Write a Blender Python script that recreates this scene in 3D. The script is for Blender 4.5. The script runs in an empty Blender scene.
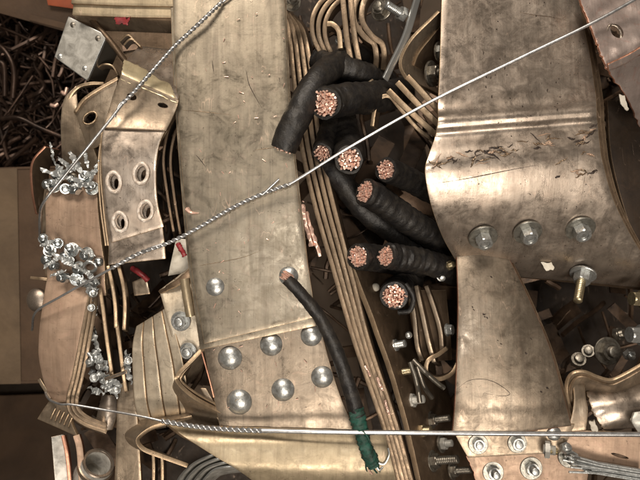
import bpy, bmesh, math, random
from mathutils import Vector, Matrix, noise

# ------------------------------------------------------------------ camera, world, lamps, exposure
SC = bpy.context.scene
D = 0.85                      # camera height over the top of the heap (m)
S = 0.0013                    # metres per photo pixel on the plane z = 0
COL = SC.collection

cam_d = bpy.data.cameras.new('camera')
cam_d.sensor_width = 36.0
cam_d.lens = 36.0 * D / (640 * S)
cam_d.clip_start = 0.02
cam_d.clip_end = 50
cam_d.dof.use_dof = True
cam_d.dof.focus_distance = 0.87
cam_d.dof.aperture_fstop = 4.8
cam = bpy.data.objects.new('camera', cam_d)
cam.location = (0, 0, D)
COL.objects.link(cam)
SC.camera = cam

W = bpy.data.worlds.new('World')
SC.world = W
W.use_nodes = True
W.node_tree.nodes['Background'].inputs['Color'].default_value = (0.85, 0.66, 0.48, 1)
W.node_tree.nodes['Background'].inputs['Strength'].default_value = 0.055

def area(name, loc, target, sx, sy, watt, col):
    l = bpy.data.lights.new(name, 'AREA')
    l.shape = 'RECTANGLE'; l.size = sx; l.size_y = sy; l.energy = watt; l.color = col
    o = bpy.data.objects.new(name, l)
    o.location = loc
    o.rotation_euler = (Vector(target) - Vector(loc)).to_track_quat('-Z', 'Y').to_euler()
    COL.objects.link(o)
    return o
WARM = (1.0, 0.885, 0.755)
def lamp(loc, target, sx, sy, watt, col=WARM, spread=70):
    o = area('hall_lamp', loc, target, sx, sy, watt, col)
    o.data.spread = math.radians(spread)
lamp((-0.45, 2.10, 1.95), (0.04, 0.0, 0), 1.5, 0.8, 16)
lamp((0.45, -1.20, 2.3), (0.14, 0.05, 0), 1.3, 0.8, 10)
lamp((0.02, 0.12, 2.5), (0.04, 0, 0), 0.12, 0.20, 2.0, (1.0, 0.95, 0.88))

SC.view_settings.view_transform = 'Standard'
SC.view_settings.look = 'None'
SC.view_settings.gamma = 1
SC.view_settings.exposure = -0.25
SC.view_settings.use_curve_mapping = False

random.seed(7)

# ------------------------------------------------------------------ helpers
def P(px, py, z=0.0):
    """the point of the heap at height z that lies under a photo pixel"""
    k = (D - z) / D * S
    return Vector(((px - 320) * k, (240 - py) * k, z))

def PP(pts, dz=0.0):
    return [P(a[0], a[1], (a[2] if len(a) > 2 else 0.0) + dz) for a in pts]

def spline(pts, n):
    """n+1 points, Catmull-Rom through pts, even in arc length"""
    pts = [Vector(p) for p in pts]
    if len(pts) == 2:
        return [pts[0].lerp(pts[1], i / n) for i in range(n + 1)]
    e = [pts[0] * 2 - pts[1]] + pts + [pts[-1] * 2 - pts[-2]]
    out = []
    m = 14
    for i in range(1, len(e) - 2):
        a, b, c, d = e[i - 1], e[i], e[i + 1], e[i + 2]
        for j in range(m):
            t = j / m
            out.append(0.5 * ((2 * b) + (c - a) * t + (2 * a - 5 * b + 4 * c - d) * t * t + (3 * b - a - 3 * c + d) * t ** 3))
    out.append(pts[-1])
    acc = [0.0]
    for i in range(1, len(out)):
        acc.append(acc[-1] + (out[i] - out[i - 1]).length)
    res = []
    k = 0
    for i in range(n + 1):
        s = acc[-1] * i / n
        while k < len(out) - 2 and acc[k + 1] < s:
            k += 1
        seg = acc[k + 1] - acc[k] or 1e-9
        res.append(out[k].lerp(out[k + 1], min(1, max(0, (s - acc[k]) / seg))))
    return res

def spline_u(pts, n):
    """n+1 points, Catmull-Rom, even in the control parameter (keeps two rails in step)"""
    pts = [Vector(p) for p in pts]
    e = [pts[0] * 2 - pts[1]] + pts + [pts[-1] * 2 - pts[-2]]
    res = []
    for i in range(n + 1):
        x = i / n * (len(pts) - 1)
        k = min(int(x), len(pts) - 2)
        t = x - k
        a, b, c, d = e[k], e[k + 1], e[k + 2], e[k + 3]
        res.append(0.5 * ((2 * b) + (c - a) * t + (2 * a - 5 * b + 4 * c - d) * t * t + (3 * b - a - 3 * c + d) * t ** 3))
    return res

def link(name, me, mats, parent=None, smooth=30):
    for m in (mats if isinstance(mats, (list, tuple)) else [mats]):
        me.materials.append(m)
    if smooth:
        me.polygons.foreach_set('use_smooth', [True] * len(me.polygons))
        me.set_sharp_from_angle(angle=math.radians(smooth))
    o = bpy.data.objects.new(name, me)
    COL.objects.link(o)
    if parent is not None:
        o.parent = parent
        o.matrix_parent_inverse = world_of(parent).inverted()
    return o

def tag(o, label, cat, group=None, kind=None):
    o['label'] = label
    o['category'] = cat
    if group:
        o['group'] = group
    if kind:
        o['kind'] = kind
    return o

def thing(name, loc, label, cat, group=None):
    e = bpy.data.objects.new(name, None)
    e.empty_display_size = 0.02
    e.location = loc
    COL.objects.link(e)
    return tag(e, label, cat, group)

def loft(L, R, th, nu=28, nv=8, bulge=0.0, dent=0.0006, seed=0, bev=0.0007, ragged=0.0, flip=False):
    """a bar of thickness th between two rails; top face normal points up; returns a mesh and the top surface"""
    Ls, Rs = spline_u(L, nu), spline_u(R, nu)
    g = [[Ls[i].lerp(Rs[i], j / nv) for j in range(nv + 1)] for i in range(nu + 1)]
    def nrm(i, j):
        a = g[min(i + 1, nu)][j] - g[max(i - 1, 0)][j]
        b = g[i][min(j + 1, nv)] - g[i][max(j - 1, 0)]
        n = b.cross(a)
        return n.normalized() if n.length > 1e-12 else Vector((0, 0, 1))
    N = [[nrm(i, j) for j in range(nv + 1)] for i in range(nu + 1)]
    s = sum((N[i][j].z for i in range(nu + 1) for j in range(nv + 1)))
    if (s < 0) != flip:
        N = [[-n for n in r] for r in N]
    if ragged:
        for row, other, sg in ((0, 1, 1), (nu, nu - 1, -1)):
            for j in range(nv + 1):
                d = (g[row][j] - g[other][j]).normalized()
                g[row][j] = g[row][j] + d * ragged * noise.noise(Vector((j * 0.9, seed, row)))
        for col, other in ((0, 1), (nv, nv - 1)):
            for i in range(nu + 1):
                d = (g[i][col] - g[i][other]).normalized()
                g[i][col] = g[i][col] + d * ragged * 0.7 * noise.noise(Vector((i * 0.8, col, seed + 3)))
    top, bot = [], []
    for i in range(nu + 1):
        for j in range(nv + 1):
            v = j / nv
            p = g[i][j] + N[i][j] * (bulge * math.sin(math.pi * v))
            if dent:
                q = p * 22 + Vector((seed * 3.1, seed * 1.7, 0))
                p = p + N[i][j] * dent * (noise.noise(q) + 0.4 * noise.noise(q * 3.1))
            top.append(p)
            bot.append(p - N[i][j] * th)
    n = (nu + 1) * (nv + 1)
    f, mi = [], []
    def ix(i, j): return i * (nv + 1) + j
    for i in range(nu):
        for j in range(nv):
            f.append((ix(i, j), ix(i, j + 1), ix(i + 1, j + 1), ix(i + 1, j))); mi.append(0)
            f.append((n + ix(i, j), n + ix(i + 1, j), n + ix(i + 1, j + 1), n + ix(i, j + 1))); mi.append(0)
        f.append((ix(i, 0), ix(i + 1, 0), n + ix(i + 1, 0), n + ix(i, 0))); mi.append(1)
        f.append((ix(i, nv), n + ix(i, nv), n + ix(i + 1, nv), ix(i + 1, nv))); mi.append(1)
    for j in range(nv):
        f.append((ix(0, j), n + ix(0, j), n + ix(0, j + 1), ix(0, j + 1))); mi.append(1)
        f.append((ix(nu, j), ix(nu, j + 1), n + ix(nu, j + 1), n + ix(nu, j))); mi.append(1)
    me = bpy.data.meshes.new('bar')
    me.from_pydata([tuple(p) for p in top + bot], [], f)
    me.polygons.foreach_set('material_index', mi)
    bm = bmesh.new(); bm.from_mesh(me)
    bmesh.ops.recalc_face_normals(bm, faces=bm.faces)
    if bev:
        es = [e for e in bm.edges if len(e.link_faces) == 2 and e.link_faces[0].material_index != e.link_faces[1].material_index]
        es += [e for e in bm.edges if len(e.link_faces) == 2 and e not in es and e.calc_face_angle(0) > 1.0]
        bmesh.ops.bevel(bm, geom=es, offset=min(bev, th * 0.3), segments=2, affect='EDGES', profile=0.5, clamp_overlap=True, material=1)
    bm.to_mesh(me); bm.free()
    return me

def bar(name, L, R, th, mats, parent=None, dz=0.0, **kw):
    return link(name, loft(PP(L, dz), PP(R, dz), th, **kw), mats, parent, smooth=40)

def ribbon(name, path, depth, th, mats, parent=None, lean=(0, 0), nu=None, dz=0.0, **kw):
    """a strap standing on edge: path = its upper edge, going down by depth, the lower edge moved by lean (pixels)"""
    top = PP(path, dz)
    low = [P(a[0] + lean[0], a[1] + lean[1], (a[2] if len(a) > 2 else 0) + dz - depth) for a in path]
    kw.setdefault('dent', 0.0003)
    return link(name, loft(top, low, th, nu=nu or 8 * (len(path) - 1) + 6, nv=3, **kw), mats, parent, smooth=40)

def frames(pts):
    T = []
    for i in range(len(pts)):
        t = pts[min(i + 1, len(pts) - 1)] - pts[max(i - 1, 0)]
        T.append(t.normalized())
    up = Vector((0, 0, 1)) if abs(T[0].z) < 0.9 else Vector((0, 1, 0))
    u = T[0].cross(up).normalized()
    F = []
    for t in T:
        u = (u - t * u.dot(t)).normalized()
        F.append((t, u, t.cross(u)))
    return F

def tube_bm(bm, pts, r, seg=10, caps=True, rough=0.0, seed=0, ridge=0.0, mi=0):
    F = frames(pts)
    rings = []
    for i, p in enumerate(pts):
        rr = r(i / (len(pts) - 1)) if callable(r) else r
        ring = []
        for k in range(seg):
            a = 2 * math.pi * k / seg
            q = rr
            if rough:
                q *= 1 + rough * noise.noise(Vector((math.cos(a) * 1.6, math.sin(a) * 1.6, i * 0.45 + seed * 9)))
            if ridge:
                q *= 1 + ridge * math.sin(i * 1.9 + math.sin(a + seed) * 0.9)
            ring.append(bm.verts.new(p + (F[i][1] * math.cos(a) + F[i][2] * math.sin(a)) * q))
        rings.append(ring)
    for i in range(len(rings) - 1):
        for k in range(seg):
            fc = bm.faces.new((rings[i][k], rings[i][(k + 1) % seg], rings[i + 1][(k + 1) % seg], rings[i + 1][k]))
            fc.material_index = mi
    if caps:
        a = bm.faces.new(rings[0][::-1]); b = bm.faces.new(rings[-1])
        a.material_index = b.material_index = mi
    return rings

def tube(name, pts, r, mat, parent=None, seg=10, n=None, sp=True, **kw):
    if sp:
        pts = spline(pts, n or 10 * (len(pts) - 1))
    bm = bmesh.new()
    tube_bm(bm, pts, r, seg, **kw)
    bmesh.ops.recalc_face_normals(bm, faces=bm.faces)
    me = bpy.data.meshes.new(name); bm.to_mesh(me); bm.free()
    return link(name, me, mat, parent, smooth=50)

def lathe(profile, seg=28, name='turned'):
    """profile = [(r, z)] from axis to axis"""
    bm = bmesh.new()
    rings = []
    for r, z in profile:
        if r < 1e-7:
            rings.append([bm.verts.new((0, 0, z))])
        else:
            rings.append([bm.verts.new((r * math.cos(2 * math.pi * k / seg), r * math.sin(2 * math.pi * k / seg), z)) for k in range(seg)])
    for a, b in zip(rings, rings[1:]):
        for k in range(seg):
            k2 = (k + 1) % seg
            if len(a) == 1 and len(b) == 1: continue
            if len(a) == 1: bm.faces.new((a[0], b[k], b[k2]))
            elif len(b) == 1: bm.faces.new((a[k], b[0], a[k2]))
            else: bm.faces.new((a[k], b[k], b[k2], a[k2]))
    bmesh.ops.recalc_face_normals(bm, faces=bm.faces)
    me = bpy.data.meshes.new(name); bm.to_mesh(me); bm.free()
    return me

def shade(me, ang=35):
    me.polygons.foreach_set('use_smooth', [True] * len(me.polygons))
    me.set_sharp_from_angle(angle=math.radians(ang))
    return me

def cut(o, cutters):
    """boolean holes, applied"""
    for c in cutters:
        m = o.modifiers.new('hole', 'BOOLEAN'); m.operation = 'DIFFERENCE'; m.object = c; m.solver = 'EXACT'
    dg = bpy.context.evaluated_depsgraph_get()
    me = bpy.data.meshes.new_from_object(o.evaluated_get(dg))
    o.modifiers.clear()
    o.data = me
    shade(me, 40)
    for c in cutters:
        bpy.data.objects.remove(c)

def cutter(px, py, z, rx, ry, ang=0, h=0.08, axis=(0, 0, 1)):
    bm = bmesh.new()
    bmesh.ops.create_cone(bm, cap_ends=True, segments=20, radius1=1, radius2=1, depth=h)
    me = bpy.data.meshes.new('cutter'); bm.to_mesh(me); bm.free()
    o = bpy.data.objects.new('cutter', me)
    COL.objects.link(o)
    k = (D - z) / D * S
    o.matrix_world = Matrix.Translation(P(px, py, z)) @ Vector((0, 0, 1)).rotation_difference(Vector(axis)).to_matrix().to_4x4() @ Matrix.Rotation(math.radians(ang), 4, 'Z') @ Matrix.Diagonal((rx * k, ry * k, 1, 1))
    return o

# ------------------------------------------------------------------ materials
def new_mat(name):
    m = bpy.data.materials.new(name); m.use_nodes = True
    nt = m.node_tree
    return m, nt, nt.nodes['Principled BSDF']

class NT:
    def __init__(self, nt): self.nt = nt
    def n(self, t, **kw):
        x = self.nt.nodes.new(t)
        for k, v in kw.items(): setattr(x, k, v)
        return x
    def l(self, a, b): self.nt.links.new(a, b)
    def coords(self, scale=(1, 1, 1), rot=0.0):
        tc = self.n('ShaderNodeTexCoord'); oi = self.n('ShaderNodeObjectInfo')
        add = self.n('ShaderNodeVectorMath', operation='ADD')
        mul = self.n('ShaderNodeMath', operation='MULTIPLY'); mul.inputs[1].default_value = 7.3
        self.l(oi.outputs['Random'], mul.inputs[0])
        self.l(tc.outputs['Object'], add.inputs[0]); self.l(mul.outputs[0], add.inputs[1])
        self.base = add.outputs[0]
        return self.base
    def mapped(self, scale, rot=0.0):
        mp = self.n('ShaderNodeMapping')
        mp.inputs['Scale'].default_value = scale
        mp.inputs['Rotation'].default_value = (0, 0, rot)
        self.l(self.base, mp.inputs['Vector'])
        return mp.outputs[0]
    def noise(self, vec, scale, detail=5, rough=0.6, dist=0.0):
        x = self.n('ShaderNodeTexNoise')
        x.inputs['Scale'].default_value = scale; x.inputs['Detail'].default_value = detail
        x.inputs['Roughness'].default_value = rough; x.inputs['Distortion'].default_value = dist
        self.l(vec, x.inputs['Vector'])
        return x.outputs['Fac']
    def ramp(self, fac, stops):
        x = self.n('ShaderNodeValToRGB')
        el = x.color_ramp.elements
        while len(el) < len(stops): el.new(0.5)
        for e, (p, c) in zip(el, stops):
            e.position = p
            e.color = (c, c, c, 1) if isinstance(c, (int, float)) else (*c, 1)
        self.l(fac, x.inputs['Fac'])
        return x.outputs['Color']
    def mix(self, a, b, fac, mode='MIX'):
        x = self.n('ShaderNodeMix', data_type='RGBA', blend_type=mode)
        for s, v in ((x.inputs['A'], a), (x.inputs['B'], b)):
            if isinstance(v, tuple): s.default_value = (*v, 1)
            else: self.l(v, s)
        if isinstance(fac, (int, float)): x.inputs['Factor'].default_value = fac
        else: self.l(fac, x.inputs['Factor'])
        return x.outputs['Result']
    def math(self, op, a, b=None):
        x = self.n('ShaderNodeMath', operation=op)
        for s, v in zip(x.inputs, (a, b)):
            if v is None: continue
            if isinstance(v, (int, float)): s.default_value = v
            else: self.l(v, s)
        return x.outputs[0]
    def bump(self, h, strength, dist, normal=None):
        x = self.n('ShaderNodeBump')
        x.inputs['Strength'].default_value = strength; x.inputs['Distance'].default_value = dist
        self.l(h, x.inputs['Height'])
        if normal is not None: self.l(normal, x.inputs['Normal'])
        return x.outputs[0]

def bar_mat(name, c0, c1, c2, metal=0.8, rough=0.42, grime=0.5, pits=0.5, lines=0.5, brush_rot=0.0, bump=0.25, dull=(0.045, 0.035, 0.027)):
    """weathered bus bar: two tones in patches, a third in blotches, grime, pits, wandering scratches"""
    m, nt, b = new_mat(name)
    t = NT(nt); v = t.coords()
    c = t.mix(c0, c1, t.ramp(t.noise(v, 24, 8, 0.68, 0.8), [(0.30, 0.0), (0.72, 1.0)]))
    blot = t.ramp(t.noise(v, 62, 7, 0.68, 1.2), [(0.54, 0.0), (0.72, 0.6)])
    c = t.mix(c, c2, blot)
    st = t.noise(t.mapped((700, 14, 14), brush_rot), 1.0, 4, 0.6)
    c = t.mix(c, (0.25, 0.2, 0.15), t.ramp(st, [(0.54, 0.0), (0.80, 0.35)]), 'MULTIPLY')
    st2 = t.noise(t.mapped((30, 150, 60), brush_rot), 1.0, 4, 0.6, 0.8)
    c = t.mix(c, dull, t.math('MULTIPLY', t.ramp(st2, [(0.58, 0.0), (0.72, 1.0)]), 0.28 * grime))
    big = t.ramp(t.noise(v, 9, 5, 0.6, 1.0), [(0.42, 0.0), (0.66, 1.0)])
    c = t.mix(c, dull, t.math('MULTIPLY', big, 0.24 * grime))
    gr = t.ramp(t.noise(v, 46, 10, 0.75, 1.6), [(0.48, 0.0), (0.66, 1.0)])
    c = t.mix(c, dull, t.math('MULTIPLY', gr, 0.15 * grime))
    sm = t.ramp(t.noise(t.mapped((75, 7, 30), brush_rot), 1.0, 5, 0.6, 0.6), [(0.46, 0.0), (0.70, 1.0)])
    c = t.mix(c, dull, t.math('MULTIPLY', sm, 0.42 * grime))
    sf = t.ramp(t.noise(v, 30, 10, 0.78, 0.5), [(0.60, 0.0), (0.67, 1.0)])
    c = t.mix(c, dull, t.math('MULTIPLY', sf, 0.6 * grime))
    bs = t.ramp(t.noise(t.mapped((40, 18, 30), 1.1), 1.0, 8, 0.75), [(0.64, 0.0), (0.70, 1.0)])
    c = t.mix(c, (0.62, 0.46, 0.36), t.math('MULTIPLY', bs, 0.5))
    pit = t.ramp(t.noise(v, 330, 3, 0.5), [(0.66, 0.0), (0.72, 1.0)])
    pitm = t.math('MULTIPLY', t.math('MULTIPLY', pit, t.ramp(t.noise(v, 32, 3), [(0.46, 0.0), (0.56, 1.0)])), pits)
    c = t.mix(c, (0.02, 0.015, 0.011), pitm)
    wn = t.noise(v, 16, 4, 0.55, 1.2)
    ln = t.ramp(t.math('ABSOLUTE', t.math('SUBTRACT', wn, 0.5)), [(0.0, 1.0), (0.006, 0.0)])
    lm = t.math('MULTIPLY', t.math('MULTIPLY', ln, t.ramp(t.noise(v, 9, 2), [(0.56, 0.0), (0.62, 1.0)])), lines * 0.6)
    c = t.mix(c, (0.03, 0.018, 0.012), lm)
    sc = t.ramp(t.math('ABSOLUTE', t.math('SUBTRACT', t.noise(t.mapped((60, 14, 30), 0.6 + brush_rot), 1.0, 2, 0.4), 0.5)), [(0.0, 1.0), (0.008, 0.0)])
    scm = t.math('MULTIPLY', t.math('MULTIPLY', sc, t.ramp(t.noise(v, 23, 2), [(0.54, 0.0), (0.62, 1.0)])), 0.35)
    c = t.mix(c, (0.75, 0.55, 0.42), scm)
    t.l(c, b.inputs['Base Color'])
    b.inputs['Metallic'].default_value = metal
    r = t.math('ADD', t.math('MULTIPLY', t.noise(v, 38, 8, 0.7, 0.8), 0.70), rough - 0.35)
    r = t.math('ADD', r, t.math('MULTIPLY', gr, 0.14 * grime))
    t.l(r, b.inputs['Roughness'])
    h = t.math('SUBTRACT', t.math('MULTIPLY', t.noise(v, 55, 5, 0.55), 0.6), t.math('ADD', t.math('MULTIPLY', pitm, 0.35), t.math('MULTIPLY', lm, 0.2)))
    nb = t.bump(h, bump, 0.0016)
    nb = t.bump(t.noise(v, 420, 3, 0.6), bump * 0.5, 0.0005, nb)
    nb = t.bump(st, bump * 0.35, 0.0005, nb)
    t.l(nb, b.inputs['Normal'])
    return m

def plain(name, c, metal=0.0, rough=0.5, c2=None, nscale=80, bump=0.2, bscale=200, bdist=0.0006, spec=None, coat=0):
    m, nt, b = new_mat(name)
    t = NT(nt); v = t.coords()
    cc = t.mix(c, c2 or tuple(x * 0.55 for x in c), t.ramp(t.noise(v, nscale, 6, 0.65, 0.6), [(0.40, 0.0), (0.68, 1.0)]))
    t.l(cc, b.inputs['Base Color'])
    b.inputs['Metallic'].default_value = metal
    t.l(t.math('ADD', t.math('MULTIPLY', t.noise(v, nscale * 1.7, 4), 0.3), rough - 0.15), b.inputs['Roughness'])
    if bump:
        t.l(t.bump(t.noise(v, bscale, 5, 0.6), bump, bdist), b.inputs['Normal'])
    return m

M = {}
# the copper of the bars, dulled, tinned or brassy as each one is
M['grey'] = bar_mat('dull_tinned_copper', (0.335, 0.290, 0.225), (0.220, 0.188, 0.140), (0.36, 0.285, 0.225), metal=0.78, rough=0.36, grime=0.8, pits=0.6, lines=0.45, bump=0.14)
M['tan'] = bar_mat('tan_copper', (0.41, 0.33, 0.245), (0.28, 0.22, 0.16), (0.42, 0.305, 0.22), metal=0.72, rough=0.38, grime=0.8)
M['pink'] = bar_mat('pinkish_copper', (0.50, 0.36, 0.265), (0.40, 0.275, 0.195), (0.52, 0.34, 0.26), metal=0.5, rough=0.52, grime=0.6)
M['gold'] = bar_mat('brassy_copper', (0.46, 0.38, 0.26), (0.36, 0.29, 0.19), (0.46, 0.355, 0.25), metal=0.6, rough=0.42, grime=0.7)
M['pale'] = bar_mat('pale_tinned_copper', (0.53, 0.455, 0.385), (0.375, 0.308, 0.252), (0.46, 0.365, 0.30), metal=0.82, rough=0.31, grime=0.75, pits=1.0, lines=0.7, bump=0.18)
M['brown'] = bar_mat('brown_copper', (0.20, 0.14, 0.092), (0.12, 0.082, 0.052), (0.24, 0.155, 0.10), metal=0.7, rough=0.45, grime=0.7)
M['dark'] = bar_mat('gap_shade_copper', (0.040, 0.025, 0.015), (0.020, 0.013, 0.009), (0.055, 0.032, 0.018), metal=0.3, rough=0.62, grime=0.7, lines=0.1, dull=(0.012, 0.009, 0.007))  # near-black base colour stands in for the shade deep in the gaps
M['red'] = bar_mat('reddish_torn_copper', (0.58, 0.49, 0.45), (0.43, 0.34, 0.305), (0.50, 0.26, 0.21), metal=0.62, rough=0.32, grime=0.5, bump=0.4)
M['gougedark'] = plain('dark_gouge', (0.035, 0.022, 0.016), 0.2, 0.6, (0.02, 0.013, 0.01))  # near-black colour of the gouges, scratches and pits
M['splice'] = bar_mat('smeared_copper', (0.33, 0.275, 0.215), (0.215, 0.172, 0.128), (0.36, 0.27, 0.205), metal=0.75, rough=0.36, grime=0.9, brush_rot=0.2)
M['bright'] = bar_mat('lit_tinned_copper', (0.66, 0.58, 0.46), (0.52, 0.44, 0.33), (0.60, 0.48, 0.36), metal=0.6, rough=0.34, grime=0.45, pits=0.9, lines=0.8, bump=0.2)  # lighter copy of the pale copper, strong light put into its colour
M['crease_light'] = bar_mat('crease_highlight', (0.62, 0.54, 0.36), (0.50, 0.42, 0.27), (0.58, 0.46, 0.30), metal=0.45, rough=0.36, grime=0.35)  # pale yellow that paints the lit crease of the slotted lug
M['mid'] = bar_mat('dull_copper_edge', (0.29, 0.215, 0.145), (0.18, 0.13, 0.085), (0.31, 0.20, 0.13), metal=0.72, rough=0.42, grime=0.9, bump=0.45)
M['edge'] = bar_mat('cut_copper_edge', (0.48, 0.365, 0.245), (0.34, 0.245, 0.155), (0.52, 0.34, 0.22), metal=0.72, rough=0.40, grime=0.7, bump=0.4)
M['edge_red'] = bar_mat('fresh_copper_edge', (0.62, 0.31, 0.21), (0.42, 0.215, 0.145), (0.75, 0.42, 0.3), metal=0.8, rough=0.38, grime=0.5)
M['zinc'] = plain('zinc_plated_steel', (0.56, 0.58, 0.58), 0.80, 0.34, (0.33, 0.325, 0.30), 2.6, 0.22, 6, 0.0012)
M['whitezinc'] = plain('pale_zinc_steel', (0.66, 0.63, 0.55), 0.75, 0.33, (0.44, 0.41, 0.34), 2.6, 0.22, 6, 0.0012)
M['midzinc'] = plain('dull_zinc_steel', (0.40, 0.39, 0.35), 0.85, 0.36, (0.20, 0.19, 0.165), 2.6, 0.22, 6, 0.0012)
M['zincy'] = plain('yellow_zinc_steel', (0.58, 0.50, 0.33), 0.9, 0.34, (0.34, 0.28, 0.18), 2.6, 0.22, 6, 0.0012)
M['dirtyzinc'] = plain('greasy_steel', (0.30, 0.28, 0.24), 0.85, 0.38, (0.14, 0.12, 0.10), 2.6, 0.22, 6, 0.0012)
M['whitesteel'] = plain('bright_zinc_steel', (0.66, 0.70, 0.71), 0.92, 0.22, (0.40, 0.43, 0.44), 2.6, 0.22, 6, 0.0012)
M['steel'] = plain('grey_steel', (0.56, 0.55, 0.51), 0.35, 0.42, (0.25, 0.24, 0.215), 60, 0.25, 260)
M['wire'] = plain('galvanised_wire', (0.60, 0.61, 0.62), 0.85, 0.33, (0.40, 0.40, 0.41), 120, 0.2, 500, 0.0003)
M['rubber'] = plain('black_rubber', (0.009, 0.008, 0.008), 0.0, 0.50, (0.026, 0.022, 0.018), 70, 0.6, 95, 0.0028)
M['copper'] = plain('bright_copper', (0.92, 0.66, 0.55), 0.55, 0.36, (0.72, 0.42, 0.32), 500, 0.1, 600)
M['green'] = plain('green_tape', (0.010, 0.070, 0.050), 0.0, 0.62, (0.014, 0.018, 0.013), 90, 0.6, 260, 0.0015)
M['redp'] = plain('red_plastic', (0.30, 0.035, 0.04), 0.0, 0.45, (0.10, 0.012, 0.014), 60, 0.3, 160)
M['film'] = plain('white_film', (0.50, 0.52, 0.52), 0.45, 0.30, (0.28, 0.29, 0.29), 90, 0.5, 240, 0.001)
M['white'] = plain('dirty_white_plastic', (0.62, 0.58, 0.50), 0.0, 0.5, (0.40, 0.36, 0.29), 60, 0.2)
M['card'] = plain('cardboard', (0.085, 0.050, 0.028), 0.0, 0.85, (0.052, 0.031, 0.018), 9, 0.5, 14, 0.01)  # darker than real cardboard: shade beside the heap is in the colour
M['cardgrey'] = plain('greyish_cardboard', (0.135, 0.092, 0.055), 0.0, 0.85, (0.085, 0.057, 0.034), 9, 0.5, 14, 0.01)  # also darkened in the base colour, in place of shade
M['orange'] = plain('orange_print', (0.30, 0.065, 0.02), 0.0, 0.7, (0.24, 0.05, 0.016), 30, 0.1)
M['offcut'] = plain('greasy_brown_copper', (0.13, 0.082, 0.052), 0.6, 0.42, (0.022, 0.015, 0.011), 22, 0.3)
M['scrap'] = plain('brown_copper_wire', (0.075, 0.046, 0.033), 0.7, 0.36, (0.018, 0.013, 0.011), 25, 0.2)
M['floor'] = plain('dusty_concrete', (0.14, 0.10, 0.07), 0.0, 0.8, (0.09, 0.065, 0.045), 9, 0.3, 60)
M['ring'] = plain('pale_worn_ring', (0.74, 0.67, 0.60), 0.25, 0.45, (0.48, 0.38, 0.30), 140, 0.5, 300, 0.001)
M['yellow'] = M['gold']
E = M['edge']

# ------------------------------------------------------------------ fasteners (shared meshes)
FM = {}
def fmesh(key, fn):
    if key not in FM:
        FM[key] = fn()
    return FM[key]
def dome_mesh():
    pr = [(0, 0.50), (0.20, 0.485), (0.42, 0.43), (0.62, 0.345), (0.80, 0.22), (0.93, 0.09), (0.985, 0.01), (1.0, -0.04), (1.0, -0.3), (0, -0.3)]
    return shade(lathe(pr, 36, 'dome_head'), 50)
def washer_mesh():
    return shade(lathe([(0.50, 0.0), (0.50, 0.13), (0.54, 0.16), (0.96, 0.16), (1.0, 0.12), (1.0, 0.0), (0.50, 0.0)], 32, 'washer'), 35)
def hex_mesh(h=0.8, hole=False):
    bm = bmesh.new()
    r = 1.0
    def ring(rad, z, hexa=True):
        out = []
        for k in range(24):
            a = 2 * math.pi * k / 24
            if hexa:
                m = (a + math.pi / 6) % (math.pi / 3) - math.pi / 6
                q = rad * math.cos(math.pi / 6) / math.cos(m)
            else:
                q = rad
            out.append(bm.verts.new((q * math.cos(a), q * math.sin(a), z)))
        return out
    rg = [ring(1.0, 0.0), ring(1.0, h * 0.86)]
    top = []
    for k in range(24):
        a = 2 * math.pi * k / 24
        q = 0.88
        top.append(bm.verts.new((q * math.cos(a), q * math.sin(a), h)))
    rg.append(top)
    if hole:
        rg.append(ring(0.62, h, False)); rg.append(ring(0.58, h * 0.92, False)); rg.append(ring(0.58, 0, False))
    for a, b in zip(rg, rg[1:]):
        for k in range(24):
            bm.faces.new((a[k], a[(k + 1) % 24], b[(k + 1) % 24], b[k]))
    if not hole:
        bm.faces.new(top)
    bmesh.ops.recalc_face_normals(bm, faces=bm.faces)
    me = bpy.data.meshes.new('hex'); bm.to_mesh(me); bm.free()
    return shade(me, 28)
def thread_mesh(L=2.0, turns=14):
    pr = [(0, 0)]
    for i in range(turns):
        z = L * i / turns
        pr += [(0.55, z), (0.60, z + L / turns * 0.5)]
    pr += [(0.55, L * 0.98), (0.48, L), (0, L)]
    return shade(lathe(pr, 20, 'thread'), 60)

def put(name, key, fn, pos, d, sc, mat, parent, roll=0.0):
    base = fmesh(key, fn)
    me = base if not base.materials or base.materials[0] == mat else None
    kk = (key, mat.name)
    if kk not in FM:
        c = base.copy(); c.materials.clear(); c.materials.append(mat); FM[kk] = c
    o = bpy.data.objects.new(name, FM[kk])
    COL.objects.link(o)
    q = Vector((0, 0, 1)).rotation_difference(Vector(d).normalized()).to_matrix().to_4x4()
    o.matrix_world = Matrix.Translation(pos) @ q @ Matrix.Rotation(roll, 4, 'Z') @ Matrix.Diagonal((sc[0], sc[0], sc[1], 1))
    if parent is not None:
        mw = o.matrix_world.copy()
        o.parent = parent
        par = parent
        pm = Matrix.Identity(4)
        o.matrix_parent_inverse = world_of(par).inverted()
        o.matrix_basis = mw
    return o
def world_of(o):
    b = Matrix.LocRotScale(o.location, o.rotation_euler, o.scale)
    if o.parent:
        return world_of(o.parent) @ o.matrix_parent_inverse @ b
    return b

def dome_bolt(parent, px, py, z, rpx, d=(0, 0, 1), mat=None, roll=0.0, flat=1.0):
    r = rpx * S * (D - z) / D
    return put('bolt_head', 'dome', dome_mesh, P(px, py, z), d, (r, r * flat), mat or M['zinc'], parent, roll)

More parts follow.
